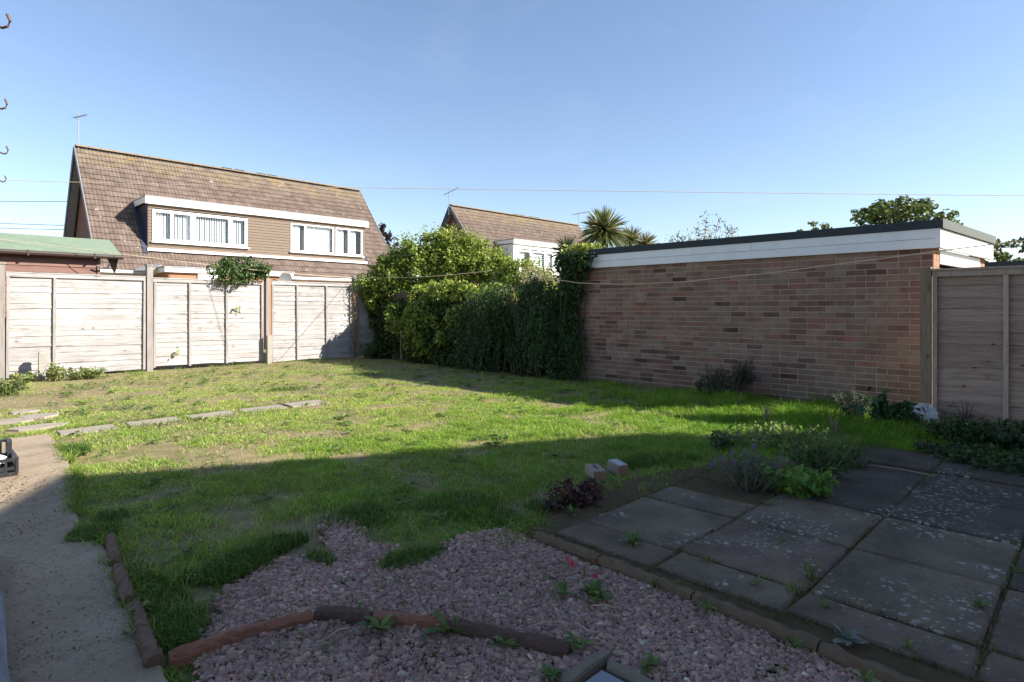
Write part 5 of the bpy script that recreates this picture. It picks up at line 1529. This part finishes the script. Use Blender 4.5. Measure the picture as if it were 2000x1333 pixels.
def make_crate():
    k = thing('plastic_crate', 'black slatted plastic crate on the path at the left edge', 'crate')
    u1, v0, v1, u0 = .545, 5.62, 5.98, -.05; zt = .125
    b = MB().box(u0, u1, v0, v1, .008, .02); b.build('base', 'black_plastic', k)
    def side(p, q, zt, nm):
        s = MB(); p = Vector(p); q = Vector(q); L = (q - p).length; d = (q - p).normalized(); n = max(2, int(L / .055))
        s.bar(p + Vector((0, 0, zt)), q + Vector((0, 0, zt)), .024, .02); s.bar(p + Vector((0, 0, .02)), q + Vector((0, 0, .02)), .014, .03)
        s.bar(p + Vector((0, 0, zt * .5)), q + Vector((0, 0, zt * .5)), .012, .022)
        for i in range(n + 1):
            c = p + d * (L * i / n); s.bar(c + Vector((0, 0, .02)), c + Vector((0, 0, zt)), .022 if i in (0, n) else .016, .012, up=tuple(d))
        s.build(nm, 'black_plastic', k)
    side((u0, v0, 0), (u1, v0, 0), zt, 'front_side'); side((u1, v0, 0), (u1, v1, 0), zt, 'end_side'); side((u0, v1, 0), (u1, v1, 0), zt + .085, 'back_side')
    side((u1 - .02, v1 - .13, 0), (u1 - .02, v1, 0), zt + .085, 'corner_panel'); side((u0, v0, 0), (u0, v1, 0), zt, 'end_side')
    # crumpled white bag inside
    m = MB(); r = random.Random(2); nu, nv = 16, 10; vs = []
    for i in range(nv + 1):
        ph = math.pi * i / nv
        for j in range(nu):
            t = 2 * math.pi * j / nu; q = 1 + .16 * math.sin(t * 5 + i) + r.uniform(-.1, .1)
            vs.append((.33 + .16 * q * math.sin(ph) * math.cos(t), 5.80 + .13 * q * math.sin(ph) * math.sin(t), .10 + .075 * q * math.cos(ph)))
    fs = [(i * nu + j, (i + 1) * nu + j, (i + 1) * nu + (j + 1) % nu, i * nu + (j + 1) % nu) for i in range(nv) for j in range(nu)]
    m.add(vs, fs); tag(m.build('plastic_bag', 'white_plastic'), 'crumpled white plastic bag inside the black crate', 'bag')
make_crate()

def crumpled(name, c, rx, ry, rz, mat, label, cat_, seed):
    m = MB(); r = random.Random(seed); nu, nv = 18, 11; vs = []
    for i in range(nv + 1):
        ph = math.pi * i / nv
        for j in range(nu):
            t = 2 * math.pi * j / nu; q = 1 + .13 * math.sin(t * 4 + i * .9) + r.uniform(-.09, .09)
            vs.append((c[0] + rx * q * math.sin(ph) * math.cos(t), c[1] + ry * q * math.sin(ph) * math.sin(t), max(0, c[2] + rz * q * math.cos(ph))))
    fs = [(i * nu + j, (i + 1) * nu + j, (i + 1) * nu + (j + 1) % nu, i * nu + (j + 1) % nu) for i in range(nv) for j in range(nu)]
    m.add(vs, fs); tag(m.build(name, mat), label, cat_)
c = onU(1806, 834, 7.30); crumpled('plastic_sack', (c[0], c[1], .10), .11, .13, .13, 'dull_plastic', 'crumpled white plastic sack at the foot of the fence post', 'sack', 4)

# --- two blocks in the grass
def make_blocks():
    def block(px, rot, L, W, H, mats, label, nm, lean=0):
        c = G(*px); m = MB(); b = .006
        vs = []
        for (z, ins) in ((-.01, 0), (H - b, 0), (H, b)):
            for (x, y) in ((-1, -1), (1, -1), (1, 1), (-1, 1)): vs.append((x * (W / 2 - ins), y * (L / 2 - ins), z))
        fs = [(0, 1, 5, 4), (1, 2, 6, 5), (2, 3, 7, 6), (3, 0, 4, 7), (4, 5, 9, 8), (5, 6, 10, 9), (6, 7, 11, 10), (7, 4, 8, 11), (8, 9, 10, 11), (3, 2, 1, 0)]
        m.add(vs, fs); m.m = [1, 0, 0, 0, 0, 0, 0, 0, 2, 0]
        M = Matrix.Translation((c[0], c[1], 0)) @ Matrix.Rotation(rot, 4, 'Z') @ Matrix.Rotation(lean, 4, 'X')
        m.v = [tuple(M @ Vector(v)) for v in m.v]
        o = m.build(nm, mats); return tag(o, label, 'block'), M
    o, M = block((1163, 932), R(-35), .20, .098, .072, ['block_pale', 'block_end', 'block_pale'], 'pale weathered block with a slot in its top, lying on the grass', 'garden_block')
    f = MB().box(-.008, .008, -.045, .055, .0725, .0745); f.v = [tuple(M @ Vector(v)) for v in f.v]; f.build('slot', 'dark_vent', o)
    block((1206, 920), R(-22), .15, .085, .068, ['block_pale', 'block_end', 'shiny_grey'], 'small block with a shiny grey top, right of the pale block', 'garden_block', R(4))
make_blocks()

# --- drain with stone surround
def make_drain():
    d = thing('drain_cover', 'square blue grey drain cover in a stone surround at the bottom edge', 'drain')
    u, v, _ = G(1175, 1307, .018); s = .40
    MB().prism([(u - s, v - s), (u, v - s), (u, v), (u - s, v)], -.05, .018, .004).build('cover', 'slate_cover', d)
    MB().box(u - s - .012, u + .012, v - s - .012, v + .012, -.06, .006).build('frame', 'black_plastic', d)
    q = .014; w = .062
    MB().prism(rough_outline([(u + q, v - .30), (u + q + w * .8, v - .28), (u + q + w * .75, v + .02), (u + q, v - .01)][:4], .08, .006, 1), -.05, .026, .010).build('edge_stone', 'grey_stone', d)
    MB().prism(rough_outline([(u - .16, v + q), (u + .10, v + q + .01), (u + .09, v + q + w * .8), (u - .14, v + q + w * .9)], .08, .006, 2), -.05, .028, .010).build('edge_stone', 'grey_stone', d)
    MB().prism(rough_outline([(u - s, v + q), (u - .175, v + q), (u - .17, v + q + w * 1.1), (u - s, v + q + w)], .08, .008, 3), -.05, .024, .010).build('edge_stone', 'grey_stone', d)
make_drain()

# --- hooks on the eaves board just outside the left of the frame
def make_hooks():
    h = thing('eaves_board', 'row of four rusty hooks reaching in at the left edge of the sky', 'hooks')
    tips = [onD(x, y, 1.30 * FPX / (HOR - y)) for (x, y) in ((20, 42), (14, 204), (16, 294), (12, 350))]
    out = Vector((-CA, SA, 0))
    roots = [Vector(t) + out * .30 + Vector((0, 0, .02)) for t in tips]
    MB().bar(roots[0] + (roots[0] - roots[-1]) * .15, roots[-1] + (roots[-1] - roots[0]) * .2, .04, .15).build('board', 'post_wood', h)
    for t, q in zip(tips, roots):
        t = Vector(t); i = -out
        MB().tube([q, q + i * .17 + Vector((0, 0, -.012)), t + out * .035 + Vector((0, 0, -.030)), t + out * .012 + Vector((0, 0, -.024)), t + Vector((0, 0, .0)), t + out * .014 + Vector((0, 0, .032))], .0062, 7).build('hook', 'rust', h)
    for q in (roots[0], roots[-1]):
        MB().bar((q.x + out.x * .03, q.y + out.y * .03, -.1), (q.x + out.x * .03, q.y + out.y * .03, q.z), .07, .07, up=(1, 0, 0)).build('post', 'post_wood', h)
make_hooks()

# --- lines and cables
def line(name, pts, r, mat, label, sag=0.0, n=22, cat_='line'):
    P = []
    for a, b in zip(pts[:-1], pts[1:]):
        a, b = Vector(a), Vector(b)
        for i in range(n):
            t = i / n; P.append(a.lerp(b, t) - Vector((0, 0, sag * 4 * t * (1 - t))))
    P.append(Vector(pts[-1])); tag(MB().tube(P, r, 5).build(name, mat), label, cat_)
line('overhead_cable', [onD(-300, 340, 11.0), onD(140, 356, 11.6), onD(700, 367, 12.0), onD(2350, 386, 11.0)], .0055, 'rope', 'long overhead wire crossing the whole sky', .012)
line('washing_line', [onD(-120, 452, 11.2), onD(240, 497, 11.9), onD(520, 530, 13.2), onV(690, 543, 13.40)], .0065, 'rope', 'pale washing line running down past the shed to the fence', .01)
line('washing_line', [onV(690, 543, 13.36), onD(830, 541, 12.7), onD(960, 529, 12.3)], .0055, 'rope', 'washing line crossing the sunlit ivy hedge', .01)
line('washing_line', [onD(1030, 538, 10.4), onD(1130, 553, 9.6), onD(1220, 556, 9.0), onD(1330, 551, 8.4), onD(1500, 534, 7.7), onD(1825, 492, 6.5), onD(2400, 420, 5.0)], .006, 'rope', 'slack washing line crossing the shaded brick garage wall', .0)
for k, (y0, y1, w) in enumerate(((391, 394, 'upper'), (424, 441, 'middle'), (437, 449, 'lower'))):
    line('telephone_wire', [onD(-300, y0 - 2, 40), (onV(131, y1, 30.2))], .012, 'cable', w + ' thin wire leading to the gable of the tiled house', .05)
line('telephone_wire', [onD(1930, 486, 16), onD(2300, 455, 14)], .012, 'cable', 'thin wire above the dark tree at the right edge', .02)

# --- aerials
def aerial(base, h, boom, label, n=6, side=1, r=.016, el=.16):
    a = thing('tv_aerial', label, 'aerial', 'aerials on the roofs')
    b = Vector(base); top = b + Vector((0, 0, h))
    MB().tube([b - Vector((0, 0, .5)), top], r, 6).build('mast', 'metal', a)
    d = Vector(boom).normalized(); L = Vector(boom).length; s = top - Vector((0, 0, .12)); e = MB()
    MB().tube([s - d * L * .35, s + d * L * .65], r * .7, 5).build('boom', 'dark_metal', a)
    across = d.cross(Vector((0, 0, 1))).normalized()
    for i in range(n):
        c = s - d * L * .35 + d * L * i / (n - 1); q = el * (1 - .4 * i / n)
        MB().tube([c - across * q, c + across * q], r * .4, 4).build('element', 'metal', a)
aerial((4.42, 27.2, 7.25), 1.25, (.34, -.4, .1), 'tall aerial at the left end of the tiled house roof', 7, r=.02, el=.15)
p = onV(877, 415, 27.3); aerial((p[0], 27.3, 7.2), .95, (.7, -.5, .45), 'small aerial above the gable of the distant house', 6, r=.025, el=.25)
p = onV(1130, 445, 27.6); aerial((p[0], 27.6, 7.1), 1.25, (.9, -.9, .22), 'dark aerial at the right end of the distant roof, beside the palm', 6, r=.03, el=.25)
aerial((10.75, 1.75, 2.15), .22, (.55, -.45, .12), 'low aerial rod behind the front corner of the garage roof', 3, r=.008, el=.03)
p = onD(1945, 520, 15.5); aerial((p[0], p[1], 1.9), .42, (.16, -.16, .0), 'short white aerial above the far garage roof', 3, r=.012, el=.05)

# ================================================================== plants by hand
def stemmy(name, label, cat_, c, n, h, spread, leaf, width, cols, mat='leaf', w=None, per=16, group=None, lean=(0, 0), stem='pale_stem', droop=.2, srad=.003, up=.5, lw0=.15):
    """a plant of n leafy stems growing from c"""
    t = plant(name, label, cat_, group); r = random.Random(int(c[0] * 977 + c[1] * 313)); parts = []; st = MB()
    for k in range(n):
        a = r.uniform(0, 6.283); q = r.random() ** .6 * spread; H = h * r.uniform(.6, 1.08)
        b = np.array([c[0] + math.cos(a) * q * .35, c[1] + math.sin(a) * q * .35, c[2] - .02])
        tp = np.array([c[0] + math.cos(a) * q + lean[0], c[1] + math.sin(a) * q + lean[1], c[2] + H])
        md = (b + tp) / 2 + np.array([0, 0, H * .08])
        st.tube([tuple(b), tuple(md), tuple(tp)], [srad, srad * .8, srad * .4], 4)
        tt = nrg.uniform(lw0, 1.02, per); P = b * ((1 - tt) ** 2)[:, None] + md * (2 * tt * (1 - tt))[:, None] + tp * (tt ** 2)[:, None] + nrg.normal(size=(per, 3)) * leaf * .32
        T = nrg.normal(size=(per, 3)) + np.array([math.cos(a), math.sin(a), .3]) * .5
        parts.append(leaf_arrays(P, unit(nrg.normal(size=(per, 3)) * .7 + np.array([0, 0, up])), leaf * (.6 + .7 * nrg.random(per)), width, pick_cols(per, cols, w), .15, droop=np.full((per, 1), droop), T=T))
    leaves_obj('foliage', cat(parts), mat, t); st.build('stems', stem, t)
    return t
def spikes(t, pts, col_, size, name='flower', n=16):
    for p in pts:
        P = np.array(p) + np.stack([nrg.normal(size=n) * size * .22, nrg.normal(size=n) * size * .22, nrg.uniform(-1, 1, n) * size], 1)
        leaves_obj(name, leaf_arrays(P, unit(nrg.normal(size=(n, 3))), np.full(n, size * .7), .6, pick_cols(n, col_), .2), 'leaf', t)

GR = [(.085, .145, .035), (.06, .11, .03), (.11, .17, .04)]
lav = stemmy('lavender', 'grey green lavender with purple flower spikes on the patio edge', 'lavender', (*G(1462, 958)[:2], .01), 95, .24, .26, .042, .16, [(.12, .155, .095), (.09, .125, .075), (.16, .19, .13)], per=20, lw0=.05)
lp = [(1408, 897), (1419, 905), (1429, 885), (1434, 903), (1450, 908), (1417, 915), (1473, 874), (1452, 888), (1390, 905), (1468, 905), (1485, 928), (1440, 920), (1422, 925), (1450, 966)]
spikes(lav, [onD(x, y, 4.05 if y < 950 else 3.9) for x, y in lp], [(.27, .08, .46), (.20, .06, .38), (.34, .13, .5)], .021)
spikes(lav, [onD(1441, 848, 4.4)], [(.09, .06, .22)], .018)
stemmy('feathery_weed', 'bright green feathery weed right of the lavender', 'weed', (*G(1556, 968)[:2], .01), 46, .17, .24, .062, .42, [(.13, .26, .04), (.095, .21, .035), (.17, .30, .05)], per=16, droop=.25)
stemmy('feathery_weed', 'taller darker feathery weed behind the bright one', 'weed', (*G(1590, 940)[:2], .01), 40, .26, .28, .06, .3, [(.05, .10, .028), (.07, .125, .03)], per=16)
stemmy('small_weed', 'bushy dark weed between the lavender and the farthest slab', 'weed', (*G(1655, 915)[:2], .01), 30, .14, .2, .05, .35, [(.05, .095, .028), (.075, .13, .03)], per=14)
stemmy('clover_patch', 'sunlit leafy weeds in the bright strip behind the lavender', 'weed', (*G(1535, 868)[:2], .0), 150, .10, .62, .045, .6, [(.17, .25, .06), (.13, .21, .05), (.22, .28, .08)], per=10)
stemmy('dark_weed', 'dark bushy weed at the shadow edge left of the lavender', 'weed', (*G(1408, 880)[:2], .0), 22, .15, .14, .05, .35, [(.04, .075, .03), (.06, .10, .035)], per=12)
stemmy('red_leaved_plant', 'dark red leaved plant beside the two blocks', 'plant', (*G(1136, 985)[:2], .0), 26, .13, .20, .05, .7, [(.085, .04, .035), (.06, .028, .028), (.11, .06, .035)], per=12)
rp = bpy.data.objects['red_leaved_plant']; spikes(rp, [onD(1127, 950, 3.85), onD(1151, 945, 3.85), onD(1145, 950, 3.8), onD(1176, 958, 3.8)], [(.30, .02, .07), (.22, .02, .10)], .018, 'petal', 14)
stemmy('dark_soil_heap_plant', 'withered brown plant left of the red leaved one', 'plant', (*G(1085, 992)[:2], .0), 24, .07, .17, .045, .5, [(.09, .055, .035), (.06, .04, .03), (.10, .09, .035)], per=10)
# shrubs along the garage wall
wc = onU(1420, 795, 7.85)
stemmy('dark_shrub', 'dark green feathery shrub against the brick wall', 'shrub', (7.82, wc[1] + .12, 0), 70, .40, .26, .05, .22, [(.035, .07, .035), (.05, .085, .045), (.025, .05, .028)], per=22, lw0=.05)
stemmy('leaning_shrub', 'small round headed shrub leaning right in front of the brick wall', 'shrub', (7.80, wc[1] - .12, 0.0), 42, .52, .17, .05, .16, [(.04, .07, .04), (.09, .08, .07), (.06, .085, .05)], per=18, lean=(0, -.18), stem='bark', srad=.006, lw0=.6)
stemmy('seedling', 'single upright dark seedling against the garage wall', 'seedling', (7.95, onU(1366, 770, 7.95)[1], 0), 3, .20, .02, .10, .3, [(.04, .085, .03)], per=8, up=-.2)
stemmy('grey_shrub', 'grey green bushy shrub by the wall, left of the broad leaves', 'shrub', (7.35, onU(1668, 830, 7.35)[1], 0), 70, .28, .22, .05, .2, [(.055, .085, .05), (.035, .06, .035)], per=18)
stemmy('broad_leaved_plant', 'upright broad leaved plant near the white sack', 'plant', (7.28, onU(1735, 840, 7.28)[1], 0), 16, .30, .17, .15, .5, [(.035, .09, .03), (.05, .11, .035), (.025, .065, .025)], per=6, mat='waxy_leaf', up=.1)
stemmy('low_bush', 'low dark bush between the broad leaves and the white sack', 'bush', (7.2, onU(1772, 842, 7.2)[1], 0), 44, .18, .2, .06, .6, [(.03, .06, .022), (.045, .08, .03)], per=14)
bl = bpy.data.objects['low_bush']; spikes(bl, [onU(1795, 803, 7.3), onU(1788, 806, 7.3), onU(1755, 788, 7.3)], [(.10, .05, .20)], .02)
for (px, u, h_, sp, lab) in (((1880, 870), 7.2, .2, .32, 'dark leafy ground cover below the right fence, nearest the sack'), ((1960, 880), 7.05, .22, .34, 'dark leafy ground cover at the right edge of the picture'), ((1900, 900), 6.7, .10, .42, 'low spreading ground cover beside the patio corner'), ((1985, 920), 6.3, .09, .42, 'low ground cover in front, touching the right edge')):
    cc = G(*px); stemmy('ground_cover', lab, 'plant', (cc[0], cc[1], 0), 120, h_, sp, .05, .75, [(.03, .065, .022), (.045, .085, .028), (.06, .10, .03), (.13, .14, .06)], per=12, w=[.4, .35, .22, .03], group='ground cover by the right fence')
def twigs(name, label, c, n, h, spread, seed, mat='pale_stem', rad=.005, extra=None):
    t = plant(name, label, 'twigs'); r = random.Random(seed); m = MB()
    for k in range(n):
        a = r.uniform(0, 6.283); q = spread * r.random(); H = h * r.uniform(.5, 1)
        p1 = (c[0] + math.cos(a) * q * .4, c[1] + math.sin(a) * q * .4, c[2] + H * .5); p2 = (c[0] + math.cos(a) * q, c[1] + math.sin(a) * q, c[2] + H)
        m.tube([(c[0] + r.uniform(-.02, .02), c[1] + r.uniform(-.02, .02), c[2] - .02), p1, p2], [rad, rad * .7, rad * .3], 4)
        m.tube([p1, (p1[0] + r.uniform(-.06, .06), p1[1] + r.uniform(-.06, .06), p1[2] + H * .3)], [rad * .5, rad * .2], 4)
    m.build('stalks', mat, t); return t
twigs('dry_stalks', 'dry fan of pale stalks at the lawn edge before the wall', (*G(1497, 832)[:2], 0), 16, .26, .12, 3)
twigs('dry_stalks', 'bleached forked twig by the wall, right of the dry fan', (*G(1632, 850)[:2], 0), 6, .22, .07, 4, rad=.007)
tw = twigs('bare_shrub', 'bare dark twigs in front of the right fence', (7.38, onU(1885, 848, 7.38)[1], 0), 12, .32, .16, 5, 'bark', .005)
spikes(tw, [onU(1898, 813, 7.35)], [(.10, .05, .20)], .02)
st = stemmy('thin_stem', 'thin pale leafy stem rising before the wall', 'stem', (*G(1440, 800)[:2], 0), 2, .26, .04, .03, .4, [(.14, .17, .10)], per=14)
# weeds at the back fence
NET = [(.15, .20, .05), (.11, .16, .04), (.22, .25, .08)]
for (px, h_, sp, n, lab) in (((108, 742), .26, .16, 26, 'nettle clump just right of the concrete stub'), ((165, 738), .16, .34, 44, 'low spreading weeds under the left fence'), ((12, 770), .20, .26, 34, 'weed clump at the very left edge'), ((45, 745), .12, .26, 26, 'low weeds left of the concrete stub')):
    cc = G(*px); stemmy('fence_weed', lab, 'weed', (cc[0], min(cc[1], 13.25), 0), n, h_, sp, .07, .5, NET, per=12, group='weeds under the left fence')
for (x, y, lab) in ((345, 690, 'green sprig growing through the fence low on the left bay'), (463, 604, 'green sprig poking through the fence below the overhanging bush')):
    c0 = onV(x, y, 13.36); t = plant('sprig', lab, 'sprig'); n = 14
    P = np.array(c0) + nrg.normal(size=(n, 3)) * np.array([.035, .015, .045]); leaves_obj('foliage', leaf_arrays(P, unit(nrg.normal(size=(n, 3)) + np.array([0, -1, .5])), np.full(n, .07), .5, pick_cols(n, [(.2, .28, .05), (.26, .30, .06)]), .2), 'leaf', t)
    MB().tube([(c0[0], 13.43, c0[2] - .02), c0], .004, 4).build('stem', 'pale_stem', t)
# climber on the post beside the ivy
t = plant('bare_climber', 'thin brown climber on the post beside the ivy', 'climber'); m = MB(); r = random.Random(6)
for k in range(6):
    u = 7.84 + r.uniform(-.04, .06); m.tube([(u, 13.33, -.03)] + [(u + r.uniform(-.05, .05), 13.33 + r.uniform(-.02, .02), .4 * i) for i in range(1, 5)], .006, 4)
m.build('stems', 'brown_strip', t); n = 170
P = np.stack([7.84 - np.abs(nrg.normal(size=n)) * .12, 13.33 + nrg.normal(size=n) * .03, nrg.uniform(.1, 1.7, n)], 1)
leaves_obj('foliage', leaf_arrays(P, unit(nrg.normal(size=(n, 3)) + np.array([0, -.6, 0])), np.full(n, .045), .6, pick_cols(n, [(.16, .12, .09), (.12, .13, .05), (.09, .06, .045)]), .2), 'leaf', t)
cc = G(712, 700); stemmy('corner_grass', 'bright leafy tuft in the corner at the foot of the ivy', 'weed', (cc[0] + .1, cc[1], 0), 40, .38, .24, .10, .2, [(.09, .16, .04), (.06, .12, .03)], per=12)

# --- rosettes and tufts among gravel and slabs
def rosette(name, label, px, n, L, wd, cols, z=.02, lift=.45, group=None, mat='leaf'):
    t = plant(name, label, 'weed', group); c = np.array(G(px[0], px[1], z))
    if 'weed' in name or 'dandelion' in name: n = int(n * 1.7); L = L * .82
    a = np.linspace(0, 6.283, n, endpoint=False) + nrg.normal(size=n) * .5; e = lift * (.15 + 1.3 * nrg.random(n)); L_ = L * (.35 + .8 * nrg.random(n))
    d = np.stack([np.cos(a) * np.cos(e), np.sin(a) * np.cos(e), np.sin(e)], 1); side = np.stack([-np.sin(a), np.cos(a), np.zeros(n)], 1)
    V = []
    for (tt, w, dz) in ((.05, .25, 0), (.35, .75, .02), (.65, 1.0, .0), (.88, .7, -.10), (1.0, .05, -.2)):
        p = c + d * (L_ * tt)[:, None] + np.array([0, 0, 1.0]) * (L_ * dz)[:, None]
        jw = (.7 + .6 * nrg.random(n))[:, None] * (L_ / L)[:, None]; jz = nrg.normal(size=(n, 3)) * L * .035
        V += [p - side * L * wd * w * .5 * jw + jz, p + side * L * wd * w * .5 * jw + jz]
    V = np.stack(V, 1).reshape(-1, 3); i = np.arange(n)[:, None] * 10
    F = np.concatenate([i + np.array([[q, q + 1, q + 3, q + 2]]) for q in (0, 2, 4, 6)])
    leaves_obj('leaves', (V, F, np.repeat(pick_cols(n, cols), 10, 0)), mat, t)
    return t
DG = [(.12, .19, .035), (.09, .155, .03), (.15, .22, .045)]
for (px, n, L, lab) in (((742, 1230), 11, .12, 'dandelion rosette in front of the orange clay edging'), ((880, 1232), 10, .12, 'broad leaved weed leaning on the orange edging'), ((985, 1258), 6, .09, 'single broad weed beside the dark brown edging'),
                        ((1165, 1165), 22, .10, 'leafy weed patch in the gravel near the red petals'), ((1100, 1160), 9, .08, 'small weed left of the leafy patch in the gravel'), ((1130, 1262), 9, .08, 'green weed at the right end of the edging'),
                        ((640, 1260), 4, .05, 'tiny weed in the gravel below the bend'), ((700, 1195), 9, .05, 'short weed behind the bend of the edging'), ((1270, 1300), 14, .07, 'weeds along the right side of the drain stone'),
                        ((1075, 1322), 14, .07, 'yellow green weed left of the drain'), ((270, 1195), 12, .07, 'weed between the path and the middle edging log'), ((250, 1240), 9, .05, 'tiny weed on the path side of the logs')):
    rosette('dandelion_rosette', lab, px, n, L, .30, DG, .02, .6, 'weeds in the gravel')
for (px, n, L, lab) in (((1235, 1060), 20, .10, 'grassy weed between the small slabs'), ((1120, 1002), 14, .07, 'bright small weed at the back corner of the slabs'), ((1500, 988), 12, .07, 'pale star shaped grass by the lavender slab'), ((1550, 1265), 12, .06, 'bright weed on the near kerb'), ((1380, 1190), 12, .06, 'dark weed between kerb and brown slab'),
                        ((1915, 1185), 9, .07, 'light green weed lying along the right hand joint'), ((1990, 1120), 7, .10, 'broad leaves entering at the right edge'), ((1480, 1140), 8, .05, 'short weed in the joint of the middle slabs'), ((1770, 1262), 6, .07, 'curled leaf in the joint beside the silvery plant'), ((1690, 1330), 14, .06, 'weeds at the bottom edge beside the near slab')):
    rosette('joint_weed', lab, px, n, L, .2, DG, .03, .7, 'weeds in the patio joints')
rosette('silvery_plant', 'silvery soft leaved plant growing from a patio joint', (1655, 1250), 15, .085, .42, [(.20, .25, .19), (.16, .21, .16), (.25, .29, .23)], .03, .75)
def tuft(label, px, n, h_, cols, grp):
    c = G(px[0], px[1], .02); t = plant('grass_tuft', label, 'grass tuft', grp)
    X = c[0] + nrg.normal(size=n) * .012; Y = c[1] + nrg.normal(size=n) * .012
    leaves_obj('blades', blades(X, Y, np.full(n, .015), h_ * (.5 + .6 * nrg.random(n)), nrg.uniform(.1, .9, n), np.full(n, .006), pick_cols(n, cols)), 'grass', t)
TG = [(.12, .18, .04), (.09, .15, .035), (.2, .2, .08)]
for (px, n, h_, lab) in (((1582, 1135), 22, .14, 'tall grass tuft standing in the patio joint'), ((1552, 1160), 16, .08, 'spreading grass tuft left of the tall one'), ((1530, 1062), 14, .04, 'short yellow grass in the joint of the middle slabs'), ((1610, 1190), 16, .06, 'small grass tuft near the silvery plant'), ((1280, 1145), 20, .05, 'grass tuft behind the kerb'), ((1325, 1150), 26, .05, 'wiry tuft on the dark soil behind the kerb'), ((1380, 1100), 16, .05, 'yellow green tuft at the slab corner'), ((1720, 985), 40, .03, 'mossy grass in the far slab joint')):
    tuft(lab, px, n, h_, TG, 'grass tufts in the patio')
# red petals by the kerb
t = plant('red_flower', 'few red petals fallen on the kerb', 'petals')
for x, y in ((1108, 1092), (1118, 1100), (1117, 1106), (1157, 1096), (1163, 1125)):
    P = np.array([G(x, y, .035)]); leaves_obj('petal', leaf_arrays(P, unit(nrg.normal(size=(1, 3)) + np.array([0, 0, .3])), np.full(1, .034), .6, pick_cols(1, [(.5, .03, .04)]), .2), 'leaf', t)
# straw stalks
for k, (a, b, lab) in enumerate((((1250, 1178), (1285, 1162), 'pale straw lying against the kerb'), ((855, 1312), (890, 1302), 'pair of pale straws on the gravel at the bottom'), ((1155, 1184), (1205, 1188), 'thin straw below the leafy weed patch'), ((1040, 1222), (1098, 1216), 'straw on the gravel above the dark edging'), ((640, 1245), (680, 1227), 'straw in front of the bend in the edging'), ((800, 1240), (812, 1220), 'short straw leaning on the orange edging'), ((1690, 908), (1826, 930), 'long dry stalk lying on the farthest slab'))):
    p, q = G(*a, .035), G(*b, .035)
    tag(MB().tube([p, ((p[0] + q[0]) / 2, (p[1] + q[1]) / 2, .045), q], .0028, 4).build('straw', 'dry_straw'), lab, 'straw', 'straws on the ground')
